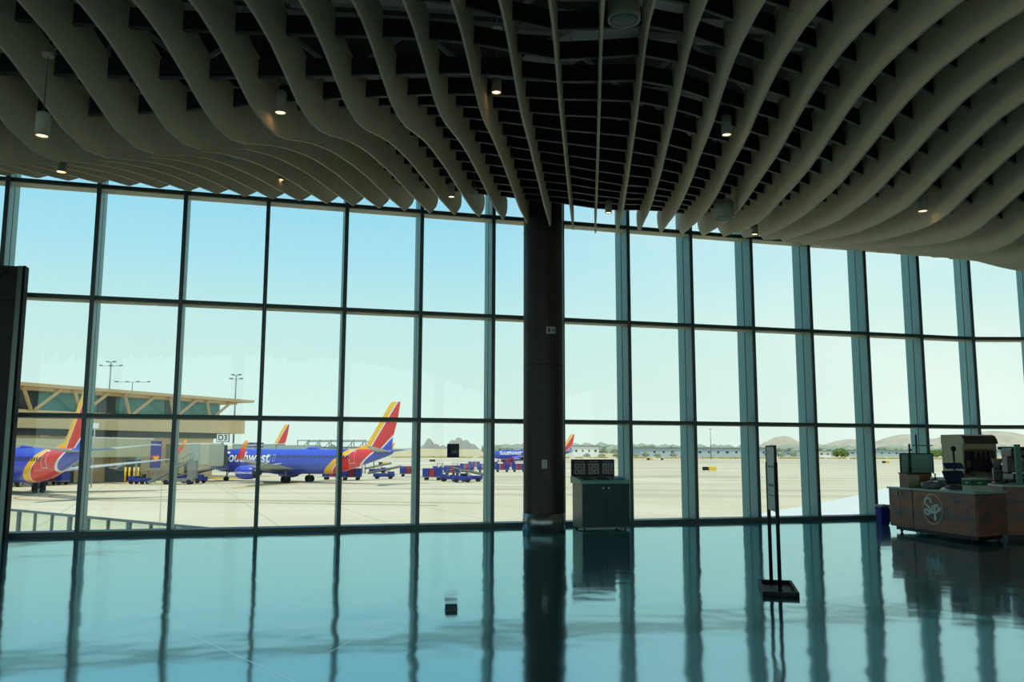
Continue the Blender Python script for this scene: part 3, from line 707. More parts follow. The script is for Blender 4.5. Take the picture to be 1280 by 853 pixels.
b = B(); box(b, .1, .24, .0, .012, .22, .36); new('keypad', b, 'icon_dim', cp_)
for i in range(4):
    b = B(); box(b, .36+i*.16, .44+i*.16, -.03, .02, .42, .55); tube(b, [(.4+i*.16, -.01, .42), (.4+i*.16, -.01, .33)], .012, 8); new('spout', b, 'machine_top', t)
b = B(); box(b, .3, 1.0, -.06, .02, .05, .09); new('drip_tray', b, 'stainless', t)
# cup stacks, brewer
t = empty('cup_dispenser', (10.5, 18.1, 1.05), R(10)); tag(t, 'black stand with three upright stacks of white cups right of the machine', 'cup dispenser')
b = B(); bevbox(b, -.02, .52, .0, .4, 0, .28, .02); new('base', b, 'machine_dark', t)
for i in range(3):
    b = B(); x = .08+i*.17
    pr = [(0, .28)]
    for j in range(9): pr += [(.05, .28+j*.03), (.058, .30+j*.03)]
    pr += [(0, .57)]
    lathe(b, pr, 18, (x, .2, 0)); new('cup_stack', b, 'white_plastic', t)
b = B(); bevbox(b, -.02, .52, .02, .38, .6, .66, .02); tube(b, [(.0, .2, .28), (.0, .2, .6)], .015, 8); tube(b, [(.5, .2, .28), (.5, .2, .6)], .015, 8); new('top_shelf', b, 'machine_dark', t)
t = empty('espresso_machine', (9.42, 16.22, 1.0), R(-8)); t.scale = (1.1, 1, 1.4); tag(t, 'black and chrome espresso machine on the side counter at the right edge', 'espresso machine')
b = B(); bevbox(b, 0, .75, 0, .5, .05, .14, .02); bevbox(b, 0, .75, .22, .5, .14, .42, .02); bevbox(b, -.01, .76, .0, .5, .36, .48, .03); new('body', b, 'machine_dark', t)
for x in (.18, .55):
    b = B(); lathe(b, [(0, .36), (.04, .36), (.045, .3), (0, .3)], 16, (x, .1, 0)); tube(b, [(x, .1, .31), (x, -.08, .29)], [.02, .013], 8); new('portafilter', b, 'stainless', t)
b = B(); box(b, .04, .71, .02, .2, .14, .155); new('drip_tray', b, 'stainless', t)
b = B(); tube(b, [(.7, .04, .36), (.72, -.04, .3), (.72, -.05, .18)], .007, 6); new('steam_wand', b, 'stainless', t)
for x, y in ((.05, .05), (.7, .05), (.05, .45), (.7, .45)):
    b = B(); tube(b, [(x, y, 0), (x, y, .05)], .02, 10); new('foot', b, 'rubber', t)
b = B(); prism(b, [(0, 0), (.3, .06), (.34, .1), (.02, .05)], .0, .5); 
b.free()
t = empty('coffee_grinder', (9.2, 16.35, 1.0), R(-8)); tag(t, 'small dark coffee grinder on the side counter beside the pale upright board', 'grinder')
b = B(); bevbox(b, -.09, .09, -.1, .1, 0, .05, .01); bevbox(b, -.07, .07, -.02, .1, .05, .3, .02); new('body', b, 'machine_dark', t)
b = B(); lathe(b, [(0, .3), (.05, .3), (.09, .45), (.09, .47), (0, .47)], 20); new('hopper', b, 'plastic_wrap', t)
b = B(); tube(b, [(0, -.03, .2), (0, -.12, .18)], .016, 8); new('spout', b, 'stainless', t)
t = empty('upright_board', (9.38, 15.98, 1.0), R(20)); tag(t, 'pale teal upright narrow board standing on the side counter', 'board')
b = B(); bevbox(b, -.07, .07, -.015, .015, .02, .74, .006); new('panel', b, 'teal_panel', t)
b = B(); bevbox(b, -.1, .1, -.06, .06, 0, .02, .006); new('foot', b, 'teal_panel', t)
b = B(); bevbox(b, -.2, .2, -.12, .12, 0, .07, .01); o = new('tray', b, 'bin_side', loc=(9.95, 15.9, 1.0)); tag(o, 'low beige tray on the side counter near its front edge', 'tray')

# on the Sip counter
zt = .895
t = empty('wooden_crate', (7.78, 17.0, zt), ka+R(90)); tag(t, 'plank-sided wooden box on the far left end of the Sip counter', 'box')
b = B(); box(b, .02, .5, 0, .28, .0, .27); new('body', b, 'wood', t)
b = B(); box(b, 0, .52, -.01, .29, .27, .29); new('lid', b, 'machine_dark', t)
b = B(); box(b, .01, .26, -.005, 0, .02, .25); new('side_board', b, 'machine', t)
t = empty('display_screen', (7.86, 17.42, zt), R(5)); tag(t, 'teal-grey framed display panel standing behind the wooden box', 'display')
b = B(); bevbox(b, 0, .68, 0, .03, .28, .66, .008); new('panel', b, 'teal_panel', t)
b = B(); box(b, -.01, .69, -.006, .036, .655, .675); box(b, .67, .69, -.006, .036, .27, .66); box(b, -.01, .01, -.006, .036, .27, .66); new('frame', b, 'cabinet_dark', t)
b = B(); box(b, .16, .19, -.05, -.02, 0, .86); box(b, .19, .22, -.05, -.02, .72, .76); new('pole', b, 'machine_dark', t)
b = B(); box(b, .1, .58, -.06, .1, 0, .02); new('foot', b, 'machine_dark', t)
# wrapped package: lumpy bag
b = B(); bmesh.ops.create_icosphere(b, subdivisions=3, radius=1)
for v in b.verts:
    n = v.co.normalized(); w = 1+.1*math.sin(9*n.x+4*n.z)+.07*math.sin(14*n.y+3*n.x)
    v.co = Vector((n.x*.21*w, n.y*.15*w, max(-.0, .075+.085*n.z*w)))
tag(new('wrapped_package', b, 'plastic_wrap', loc=(7.99, 16.45, zt), smooth=True), 'lumpy plastic-wrapped package on the Sip counter in front of the wooden box', 'package')
t = empty('cash_drawer', (8.3, 15.98, zt), ka+R(78)); tag(t, 'low dark cash drawer on the Sip counter under the till', 'cash drawer')
b = B(); bevbox(b, -.02, .34, 0, .4, 0, .1, .006); new('case', b, 'machine_top', t)
b = B(); box(b, 0, .32, -.008, 0, .015, .085); dr = new('drawer', b, 'machine_dark', t)
b = B(); lathe(b, [(0, 0), (.012, 0), (.012, .006), (0, .006)], 12, (0, 0, 0)); o = new('lock', b, 'stainless', dr, loc=(.16, -.012, .05)); o.rotation_euler = (R(90), 0, 0)
t = empty('till_terminal', (8.56, 16.62, zt), R(-5)); t.scale = (1.2, 1.2, 1.15); tag(t, 'black point-of-sale till with tilted screens on the Sip counter', 'till')
b = B(); bevbox(b, -.14, .14, -.1, .14, 0, .04, .01); new('base', b, 'machine_dark', t)
b = B(); bar(b, (0, .05, .03), (0, .02, .3), .08, .04); new('stand', b, 'machine_dark', t)
b = B(); M = Matrix.Translation((-.06, -.08, .19)) @ Matrix.Rotation(R(-38), 4, 'X') @ Matrix.Rotation(R(0), 4, 'Z'); bevbox(b, -.17, .15, -.014, .014, -.13, .13, .01, M=M); sc = new('screen_housing', b, 'machine_dark', t)
b = B(); box(b, -.155, .135, -.017, -.014, -.115, .115, M); new('screen', b, 'screen', sc)
b = B(); M = Matrix.Translation((-.02, .06, .38)) @ Matrix.Rotation(R(-50), 4, 'X'); bevbox(b, -.15, .15, -.012, .012, -.07, .07, .01, M=M); new('rear_display', b, 'screen', t)
t = empty('card_reader', (8.1, 16.75, zt), R(30)); tag(t, 'small blue-grey card reader on the Sip counter between box and till', 'card reader')
b = B(); M = Matrix.Translation((0, 0, .12)) @ Matrix.Rotation(R(-25), 4, 'X'); bevbox(b, -.09, .09, -.12, .12, -.02, .02, .01, M=M); new('body', b, 'steel_dim', t)
b = B(); tube(b, [(0, 0, 0), (0, 0, .12)], .02, 8); lathe(b, [(0, 0), (.07, 0), (.07, .012), (0, .012)], 16); new('stand', b, 'machine_dark', t)
t = empty('carton', (8.3, 15.5, zt), R(14)); tag(t, 'white carton with green bands on the front corner of the Sip counter', 'carton')
b = B(); box(b, -.17, .17, -.1, .12, 0, .24); new('box_body', b, 'box_white', t)
b = B(); box(b, -.172, .172, -.102, .122, .11, .21); new('green_band', b, 'box_green', t)
b = B(); box(b, -.03, .03, -.104, -.102, .15, .17); box(b, -.174, -.172, -.02, .03, .15, .17); new('mark', b, 'white', t)
b = B(); box(b, -.17, .17, -.005, .015, .24, .243); new('flap_seam', b, 'paper', t)
t = empty('bottle', (8.45, 17.25, zt)); tag(t, 'slim dark bottle standing behind the till', 'bottle')
b = B(); lathe(b, [(0, 0), (.03, 0), (.033, .14), (.012, .2), (.012, .25), (0, .25)], 16); new('glass_body', b, 'machine_dark', t, smooth=True)
b = B(); lathe(b, [(0, .25), (.015, .25), (.015, .275), (0, .275)], 12); new('cap', b, 'machine_top', t)
t = empty('camera_pole', (8.82, 17.2, 0)); tag(t, 'thin black pole with a small rounded head left of the drinks machine', 'pole')
b = B(); tube(b, [(0, 0, 0), (0, 0, 1.62)], .018, 8); lathe(b, [(0, 0), (.14, 0), (.14, .015), (0, .02)], 20); new('pole', b, 'machine_dark', t)
b = B(); bmesh.ops.create_uvsphere(b, u_segments=16, v_segments=10, radius=.055, matrix=Matrix.Translation((0, 0, 1.66))); new('head', b, 'machine_dark', t, smooth=True)
t = empty('queue_rail', (9.05, 19.25, 0), R(13)); tag(t, 'thin metal rail with an upright post behind the kiosk near the glass', 'rail')
b = B(); tube(b, [(0, 0, 0), (0, 0, 1.98)], .02, 10); new('post', b, 'machine_top', t)
b = B(); tube(b, [(-.1, 0, 1.74), (.42, 0, 1.74)], .012, 8); new('crossbar', b, 'rail', t)
b = B(); lathe(b, [(0, 0), (.12, 0), (.12, .01), (0, .02)], 20); new('foot', b, 'machine_dark', t)
# blue bin
t = empty('waste_bin', (8.12, 19.0, 0), R(16)); tag(t, 'small blue plastic bin on the floor left of the kiosk', 'bin')
M = Matrix.Identity(4)
b = B(); v = box(b, -.1, .1, -.09, .09, 0, .4)
for q in v:
    if q.co.z > .1: q.co.x *= 1.2; q.co.y *= 1.2
bmesh.ops.bevel(b, geom=b.edges[:], offset=.02, segments=2, affect='EDGES'); new('body', b, 'blue_bin', t)
b = B(); bevbox(b, -.13, .13, -.12, .12, .4, .45, .02); new('rim', b, 'box_white', t)

# ------------------------------------------------------------------ outside: guard rail
a, c = Vector((-18.2, 28.05, 0)), Vector((-5.75, 18.8, 0)); dd = (c-a).normalized(); L = (c-a).length
t = empty('guard_rail', a, math.atan2(dd.y, dd.x)); tag(t, 'grey guard rail with pale infill panes just outside the glass, lower left', 'guard rail')
b = B(); box(b, 0, L, -.04, .04, -.19, -.13); new('top_rail', b, 'rail', t)
b = B(); box(b, 0, L, -.02, .02, -1.02, -.98); new('bottom_rail', b, 'rail', t)
b = B(); box(b, 0, L, -.006, .006, -.98, -.19); new('infill_pane', b, 'guard_glass', t)
i = 0; x = .1
while x < L:
    wd = .085 if i % 3 == 2 else .04
    b = B(); box(b, x-wd, x+wd, -.03, .03, -1.15, -.19); new('post', b, 'rail', t)
    x += .98; i += 1
b = B(); bar(b, a+Vector((0, 0, -1.25)), c+Vector((0, 0, -1.25)), .5, .2); bar(b, a+Vector((0, 0, -2.45)), c+Vector((0, 0, -2.45)), .2, 2.3); struct('trim_1', b, 'bridge_grey')

# ------------------------------------------------------------------ airfield ground
def grid(x0, x1, y0, y1, nx, ny, fz):
    b = B(); V = [[b.verts.new((x0+(x1-x0)*i/nx, y0+(y1-y0)*j/ny, fz(x0+(x1-x0)*i/nx, y0+(y1-y0)*j/ny))) for i in range(nx+1)] for j in range(ny+1)]
    for j in range(ny):
        for i in range(nx): b.faces.new((V[j][i], V[j][i+1], V[j+1][i+1], V[j+1][i]))
    return b
b = B(); box(b, -900, 900, 18, 620, GZ-.5, GZ); 
struct('apron', b, 'apron')
q = [at(905, 650, GZ), at(1026, 629.5, GZ), at(1071.5, 619.5, GZ), at(1190, 590, GZ), at(1500, 590, GZ), at(1500, 680, GZ), at(905, 662, GZ)]
b = B(); prism(b, [(v.x, v.y) for v in q], GZ, GZ+.03); struct('apron_slab', b, 'apron_pale')
def terrain(x, y):
    h = max(0, min(1, (y-650)/1800.)); side = max(0, min(1, (500-x)/1500.))
    return GZ-.05+h*h*(3-2*h)*(3+15*side)+.35*math.sin(x*.011)*h*4
struct('ground', grid(-7000, 9000, 560, 9800, 80, 70, terrain), 'dirt', smooth=True)
def strip(y0, y1, x0=-900, x1=900, m='runway', h=.04):
    b = B(); box(b, x0, x1, y0, y1, GZ, GZ+h); return struct('taxiway', b, m)
strip(395, 408); strip(470, 500); strip(255, 262, -220, 60)
b = B()   # curved yellow taxi lines
for y0, R0, xa in ((96, 7., -47), (100, 9., -43)):
    pts = [Vector((xa+R0*math.cos(R(s)), y0+R0*math.sin(R(s)), GZ+.03)) for s in range(100, 300, 12)]
    for p, q in zip(pts, pts[1:]): bar(b, p, q, .18, .02)
    bar(b, pts[-1], (xa+40, y0-14, GZ+.03), .18, .02)
mat('tyre_mark', (168, 142, 84), .9)
struct('taxi_line', b, 'tyre_mark')
b = B(); bar(b, (-38, 118, GZ+.04), (-33, 134, GZ+.04), .25, .03); bar(b, (-52, 150, GZ+.04), (-33, 137, GZ+.04), .25, .03); struct('stand_line', b, 'yellow')

# ------------------------------------------------------------------ aircraft
SEC = [(0, 2.85, .04, .04), (.35, 2.88, .55, .5), (1.0, 2.95, .98, .9), (2.0, 3.1, 1.36, 1.36), (3.2, 3.25, 1.64, 1.72), (5, 3.37, 1.84, 1.95), (7, 3.4, 1.88, 2.0), (12, 3.4, 1.88, 2.0), (18, 3.4, 1.88, 2.0), (24, 3.4, 1.88, 2.0),
       (26.5, 3.46, 1.86, 1.93), (29, 3.66, 1.72, 1.73), (31.5, 3.98, 1.42, 1.4), (34, 4.36, 1.0, 1.02), (36, 4.66, .64, .7), (37.4, 4.86, .36, .42), (38, 4.95, .16, .2)]
def sec_at(x):
    for a_, b_ in zip(SEC, SEC[1:]):
        if a_[0] <= x <= b_[0]:
            s = (x-a_[0])/(b_[0]-a_[0]); return [a_[i]+(b_[i]-a_[i])*s for i in range(4)]
    return SEC[-1]
def airfoil(b, p0, c0, p1, c1, th=.12, up=Vector((0, 0, 1)), n=8, mi=0):
    """lofted wing panel; p = leading edge, c = chord along +x"""
    ring = []
    for p, c in ((p0, c0), (p1, c1)):
        pr = []
        for i in range(n+1):
            s = i/n; y = th*c*.5*(2.6*math.sqrt(s)*(1-s)+.04*(1-s)); pr.append((s, y))
        pts = [Vector(p)+Vector((s*c, 0, 0))+up*y for s, y in pr]+[Vector(p)+Vector((s*c, 0, 0))-up*y*.7 for s, y in pr[::-1]][1:-1]
        ring.append([b.verts.new(v) for v in pts])
    N = len(ring[0])
    for j in range(N):
        q = b.faces.new((ring[0][j], ring[0][(j+1) % N], ring[1][(j+1) % N], ring[1][j])); q.smooth = True; q.material_index = mi
    for r_ in ring:
        q = b.faces.new(r_); q.material_index = mi
def on_hull(bm, off=.03, side=-1):
    """wrap flat lettering (x along, z up) on the port side of the body"""
    for v in bm.verts:
        _, zc, ry, rz = sec_at(v.co.x); s = max(-1, min(1, (v.co.z-zc)/rz)); v.co.y = side*(ry*math.sqrt(max(0, 1-s*s))+off)+v.co.y
def place_text(txt, size, cx_, cz, cuts=()):
    bm = text_mesh(txt, size, None, None, None, None)
    M = Matrix(((1, 0, 0, cx_), (0, 0, 1, 0), (0, 1, 0, cz), (0, 0, 0, 1)))
    for v in bm.verts: v.co = M @ v.co
    for z in cuts: bmesh.ops.bisect_plane(bm, geom=bm.verts[:]+bm.edges[:]+bm.faces[:], plane_co=(0, 0, z), plane_no=(0, 0, 1))
    return bm
def make_plane():
    root = empty('airliner', (0, 0, 0))
    b = B(); n = 36; rings = []
    for x, zc, ry, rz in SEC: rings.append([b.verts.new((x, ry*math.cos(2*math.pi*j/n), zc+rz*math.sin(2*math.pi*j/n))) for j in range(n)])
    for r0, r1 in zip(rings, rings[1:]):
        for j in range(n): b.faces.new((r0[j], r0[(j+1) % n], r1[(j+1) % n], r1[j]))
    b.faces.new(rings[0]); b.faces.new(rings[-1])
    new('fuselage', b, 'livery_body', root, smooth=True)
    # belly fairing
    b = B(); t2 = B(); bmesh.ops.create_uvsphere(t2, u_segments=20, v_segments=12, radius=1)
    merge(b, t2, Matrix.Translation((17.2, 0, 1.95)) @ Matrix.Diagonal((5.2, 1.75, .75, 1))); new('belly_fairing', b, 'blue_paint', root, smooth=True)
    b = B(); t2 = B(); bmesh.ops.create_uvsphere(t2, u_segments=16, v_segments=8, radius=1); merge(b, t2, Matrix.Translation((22.6, 0, 5.42)) @ Matrix.Diagonal((1.4, .5, .32, 1))); new('antenna_dome', b, 'blue_paint', root, smooth=True)
    # fin
    b = B(); prof = [(29.6, 5.0), (33.1, 6.05), (37.4, 12.4), (37.8, 12.55), (39.15, 12.55), (38.7, 10), (37.85, 7), (37.7, 5.0)]
    a_ = [b.verts.new((x, -.06 if i in (2, 3, 4) else -.1, z)) for i, (x, z) in enumerate(prof)]; c_ = [b.verts.new((x, -v.co.y, z)) for (x, z), v in zip(prof, a_)]
    mid = [b.verts.new((34.8, s*.34, 5.1)) for s in (-1, 1)]; mt = [b.verts.new((38.3, s*.14, 12.5)) for s in (-1, 1)]
    for side, rg in ((0, a_), (1, c_)):
        for tri in ((0, 1, 'm'), (1, 't', 'm'), (1, 2, 't'), (2, 3, 't'), (3, 4, 't'), (4, 5, 't'), (5, 6, 't'), (6, 'm', 't'), (6, 7, 'm'), (7, 0, 'm')):
            b.faces.new([mid[side] if q == 'm' else mt[side] if q == 't' else rg[q] for q in tri])
    for i in range(len(a_)):
        j = (i+1) % len(a_); b.faces.new((a_[i], a_[j], c_[j], c_[i]))
    new('tail_fin', b, 'livery_fin', root)
    for s in (-1, 1):
        b = B(); airfoil(b, (34.6, s*.35, 4.95), 3.5, (38.2, s*7.1, 5.75), 1.2, .1); new('stabiliser', b, 'wing_grey', root)
        b = B(); airfoil(b, (12.6, s*1.5, 2.15), 7.8, (17.3, s*6.2, 2.75), 4.4, .13); airfoil(b, (17.3, s*6.2, 2.75), 4.4, (22.8, s*17.1, 3.95), 1.7, .1)
        w = new('wing', b, 'wing_grey', root)
        b = B(); airfoil(b, (22.9, s*17.1, 3.9), 1.6, (24.4, s*17.75, 5.4), 1.05, .07, Vector((0, 1, 0))); new('winglet', b, 'red_paint', w)
        b = B(); airfoil(b, (24.4, s*17.75, 5.4), 1.05, (25.4, s*18.0, 6.5), .55, .07, Vector((0, 1, 0))); new('winglet_tip', b, 'orange', w)
        for yy, xx in ((7.2, 21.9), (11, 23.0)):
            b = B(); tube(b, [(xx-3.2, s*yy, 2.6+yy*.03), (xx-1.5, s*yy, 2.4+yy*.05), (xx+.6, s*yy, 2.75+yy*.06)], [.1, .24, .06], 10); new('flap_fairing', b, 'wing_grey', w)
        # engine
        b = B(); M = Matrix.Translation((11.6, s*4.85, 1.62)) @ Matrix.Rotation(R(90), 4, 'Y')
        t2 = B(); lathe(t2, [(.78, .15), (.8, .05), (.88, 0), (.97, .12), (1.07, .7), (1.1, 1.6), (1.04, 2.6), (.86, 3.5), (.8, 3.52)], 30)
        merge(b, t2, M); e = new('engine_nacelle', b, 'blue_paint', root, smooth=True)
        b = B(); t2 = B(); lathe(t2, [(.8, 3.45), (.6, 3.5), (.55, 4.1), (.42, 4.5), (.3, 4.5), (.22, 4.5), (0, 5.0)], 24); merge(b, t2, M); new('exhaust', b, 'fan_dark', e, smooth=True)
        b = B(); t2 = B(); lathe(t2, [(0, .25), (.12, .35), (.78, .5), (.8, .12)], 24); merge(b, t2, M); new('fan', b, 'fan_dark', e, smooth=True)
        b = B(); t2 = B(); lathe(t2, [(.79, .06), (.88, -.01), (.94, .06), (.975, .14)], 30); merge(b, t2, M); new('intake_lip', b, 'silver', e, smooth=True)
        b = B(); prism(b, [(12.4, 2.5), (17.5, 2.35), (17.6, 2.7), (14.8, 2.95)], s*4.85-.14, s*4.85+.14, Matrix(((1, 0, 0, 0), (0, 0, 1, 0), (0, 1, 0, 0), (0, 0, 0, 1)))); new('pylon', b, 'wing_grey', root)
        # main gear
        b = B(); tube(b, [(19.6, s*2.86, .5), (19.5, s*2.75, 2.2)], .11, 10); tube(b, [(19.6, s*2.3, .57), (19.6, s*3.4, .57)], .08, 8); bar(b, (19.6, s*2.8, 1.2), (18.4, s*2.3, 2.1), .1, .1); g = new('landing_gear', b, 'gse_grey', root)
        for q in (-.42, .42):
            b = B(); wheel(b, (19.6, s*2.86+q, .565), .565, .4, 'Y', 20); new('wheel', b, 'tyre', g)
    b = B(); tube(b, [(4.0, 0, .35), (4.2, 0, 2.0)], .09, 10); bar(b, (4.05, 0, .8), (5.0, 0, 1.9), .1, .1); g = new('landing_gear', b, 'gse_grey', root)
    for q in (-.22, .22):
        b = B(); wheel(b, (4.0, q, .345), .345, .22, 'Y', 16); new('wheel', b, 'tyre', g)
    # windows and doors
    b = B()
    x = 5.4
    while x < 31.2:
        for side in (-1, 1):
            q = B(); box(q, x-.16, x+.16, -.006, .006, 3.92, 4.36); on_hull(q, .012, side); merge(b, q)
        x += .51
    new('window_row', b, 'fan_dark', root)
    def door(x0, x1, z0, z1, name='door_outline'):
        b = B()
        for side in (-1, 1):
            pr = [(x0, z0), (x1, z0), (x1, z1), (x0, z1), (x0, z0)]
            for (xa, za), (xb, zb_) in zip(pr, pr[1:]):
                for i in range(5):
                    q = B(); s0, s1 = i/5, (i+1)/5; pa, pb = Vector((xa+(xb-xa)*s0, 0, za+(zb_-za)*s0)), Vector((xa+(xb-xa)*s1, 0, za+(zb_-za)*s1))
                    bar(q, pa, pb, .02, .07); on_hull(q, .012, side); merge(b, q)
        new(name, b, 'silver', root)
    door(3.9, 4.8, 2.7, 4.6); door(30.9, 31.75, 3.2, 5.0); door(14.75, 15.25, 3.4, 4.4, 'exit_outline'); door(15.75, 16.25, 3.4, 4.4, 'exit_outline')
    b = B()
    for s in (-1, 1):
        for y0, y1 in ((.08, .62), (.7, 1.15)):
            q = B(); box(q, 1.55, 2.15, -.01, .01, 3.35+.1*y0, 3.85); on_hull(q, .02, s); merge(b, q)
    new('cockpit_window', b, 'fan_dark', root)
    # titles
    b = place_text('Southwest', 2.35, 10.1, 3.95, [3.0, 3.3, 3.6, 3.9, 4.2, 4.5, 4.8]); on_hull(b, .045, -1); new('title_lettering', b, 'white', root)['label'] = 'white lettering Southwest'
    b = place_text('southwest.com', .62, 13.6, 1.62, [1.3, 1.6, 1.9])
    for v in b.verts:
        s = max(-1, min(1, (v.co.z-1.62)/1.1)); v.co.y += -4.85-1.1*math.sqrt(1-s*s)-.03
    new('engine_lettering', b, 'white', root)['label'] = 'small white lettering southwest.com'
    return root
plane = make_plane()
def set_plane(o, x, y, phi, label):
    o.location = (x, y, GZ); o.rotation_euler = (0, 0, -R(phi)); tag(o, label, 'airplane', 'parked blue airliners'); return o
p2, p3, p4 = copy_tree(plane), copy_tree(plane), copy_tree(plane)
set_plane(plane, -51.9, 148.3, 27, 'whole blue airliner with red and yellow tail, reading Southwest, parked in the middle left')
set_plane(p2, -43.3-39.1*math.cos(R(40)), 88.6+39.1*math.sin(R(40)), 40, 'nearest blue airliner, only its tail end showing at the far left')
set_plane(p3, -64.6-39.1*math.cos(R(27)), 249+39.1*math.sin(R(27)), 27, 'distant airliner of which only a red and yellow tail fin rises over the parked plane')
set_plane(p4, 28.2-38.3, 386+8, 12, 'small distant blue airliner crossing behind the column')

# ------------------------------------------------------------------ terminal
BA = math.atan2(-.912, -.41)
t = empty('terminal_building', (-55, 165, GZ), BA); tag(t, 'long beige terminal with slanted roof braces and a teal glass storey, left', 'building')
E = 110
b = B(); box(b, 2, E, -26, -1, 0, 7.3); new('lower_wall', b, 'terminal', t)
b = B(); box(b, 0, E, -25, -.6, 7.3, 8.35); new('lower_glazing', b, 'terminal_dark', t)
b = B(); box(b, -4, E, -25, 1.2, 8.3, 11.0); new('screen_band', b, 'terminal', t)
b = B(); box(b, 2, E, -24, .2, 11.0, 13.9); new('glass_storey', b, 'terminal_glass', t)
for s in (12, 26, 40, 58):
    b = B(); box(b, s, s+3.4, .2, .35, 11.0, 13.9); new('dark_pane', b, 'terminal_dark', t)
b = B(); prism(b, [(-3.0, 14.25), (E, 14.25), (E, 14.75), (-3.4, 14.75)], -26, 4.0, Matrix(((1, 0, 0, 0), (0, 0, 1, 0), (0, 1, 0, 0), (0, 0, 0, 1)))); box(b, 0, E, -25, 2.6, 13.8, 14.25); new('roof', b, 'terminal_roof', t)
for s in (5.3, 14, 23.6, 33, 41.5, 50.5, 59.5):
    b = B(); bar(b, (s-.3, 1.3, 11.0), (s-3.2, 3.2, 14.2), .35, .45); bar(b, (s+.3, 1.3, 11.0), (s+3.2, 3.2, 14.2), .35, .45); new('brace', b, 'terminal_roof', t)
for s in range(6, 100, 13):
    b = B(); box(b, s, s+3, -1.05, -.9, 0, 3.6); new('dock_door', b, 'terminal_dark', t)
    b = B(); box(b, s+5, s+6.5, -1.05, -.6, 0, 7.3); new('pilaster', b, 'terminal', t)
# gate banner board with lettering and a heart
def panel_text(txt, size, w, h, parent, z, m='white', y=-.06):
    bm = text_mesh(txt, size, None, None, None, None)
    for v in bm.verts: v.co = Vector((v.co.x, y, v.co.y+z))
    return new('lettering', bm, m, parent)
def banner(px, py0, py1, wpx, Y, label, heart=True, rz=0, post=True):
    z0 = 1.6-(py1-562.5)*Y/FPX; z1 = 1.6-(py0-562.5)*Y/FPX; X = (px-640)/FPX*Y; w = wpx*Y/FPX
    o = empty('banner_sign', (X, Y, GZ), rz); b = B(); box(b, -w/2, w/2, -.05, .12, z0-GZ, z1-GZ); new('board', b, 'banner', o)
    h = z1-z0
    panel_text('Southwest', w*.23, w, h, o, z1-GZ-(.14*h if heart else .5*h))
    if heart:
        for mname, sx, off in (('heart_red', 1, -.09), ('yellow', .62, -.12)):
            b = B(); pts = []
            for a in range(0, 360, 12):
                tt = R(a); x = 16*math.sin(tt)**3/17.; z = (13*math.cos(tt)-5*math.cos(2*tt)-2*math.cos(3*tt)-math.cos(4*tt))/17.
                pts.append((x*w*.46*sx+(0 if sx == 1 else w*.08), z*w*.46*sx+(z0+z1)/2-GZ-h*.14))
            prism(b, pts, off, off+.03, Matrix(((1, 0, 0, 0), (0, 0, 1, 0), (0, 1, 0, 0), (0, 0, 0, 1)))); new('heart', b, mname, o)
    if post:
        b = B(); box(b, -.1, .1, .1, .3, 0, z1-GZ); new('post', b, 'bridge_grey', o)
    tag(o, label, 'sign'); return o
banner(199, 552, 585, 13, 133, 'tall blue banner with a red heart beside the jet bridge, far left')
banner(322, 553.5, 559.5, 20, 172, 'wide blue sign above the front of the parked plane', heart=False)
# jet bridges
def bridge(A_, B_, w, z0, z1, m, label, cab=None, legs=()):
    A_, B_ = Vector(A_), Vector(B_); d = B_-A_; L = d.length; o = empty('jet_bridge', (A_.x, A_.y, GZ), math.atan2(d.y, d.x))
    b = B(); box(b, 0, L*.55, -w/2, w/2, z0, z1); new('tunnel', b, m, o)
    b = B(); box(b, L*.5, L, -w/2+.2, w/2-.2, z0+.15, z1-.2); new('inner_tunnel', b, m, o)
    b = B(); box(b, -.1, L*.56, -w/2-.06, w/2+.06, z1, z1+.18); new('roof_edge', b, 'white', o)
    for s in legs:
        b = B(); tube(b, [(L*s, -w/2+.4, 0), (L*s, -w/2+.4, z0)], .22, 10); tube(b, [(L*s, w/2-.4, 0), (L*s, w/2-.4, z0)], .22, 10); box(b, L*s-.5, L*s+.5, -w/2, w/2, z0-.5, z0); g = new('support', b, 'bridge_grey', o)
        for q in (-.9, .9):
            b = B(); wheel(b, (L*s, q, .6), .6, .5, 'Y', 18); new('wheel', b, 'tyre', g)
    tag(o, label, 'jet bridge', 'jet bridges'); return o, L
o, L = bridge((-62.0, 145.5, 0), (-69.5, 118, 0), 3.2, 4.0, 6.9, 'corrugated', 'long corrugated beige jet bridge left of the gate banner', legs=(.12, .93))
o, L = bridge((-59.3, 151.5, 0), (-51.6, 141.9, 0), 3.0, 2.9, 6.1, 'bridge', 'jet bridge with a shuttered cab docked at the nose of the middle plane', legs=(.45,))
CM = (Matrix.Translation((o.location.x, o.location.y, 0)) @ Matrix.Rotation(o.rotation_euler.z, 4, 'Z')).inverted() @ Matrix.Translation((-50.0, 141.7, 0)) @ Matrix.Rotation(R(63), 4, 'Z')
b = B(); bevbox(b, -1.9, 1.7, -2.1, 2.1, 2.5, 6.3, .3, M=CM); new('cab', b, 'bridge', o)
b = B(); box(b, -1.98, -1.88, -.3, 1.9, 2.8, 6.1, CM); new('shutter', b, 'shutter', o)
b = B()
for i in range(5): bevbox(b, 1.65+i*.22, 1.83+i*.22, -1.7, 1.7, 2.6, 6.0, .08, M=CM)
new('bellows', b, 'rubber', o)
b = B(); tube(b, [(L-6, -2.1, 0), (L-6, -2.1, 6.3)], .08, 8); tube(b, [(L-6, -2.1, 6.2), (L-5, -2.1, 7.4)], .1, 8); new('service_mast', b, 'white', o)
o, L = bridge((-66, 207, 0), (-44, 195, 0), 3., 3.6, 6.5, 'bridge_grey', 'distant grey jet bridge seen above the body of the middle plane', legs=(.5,))
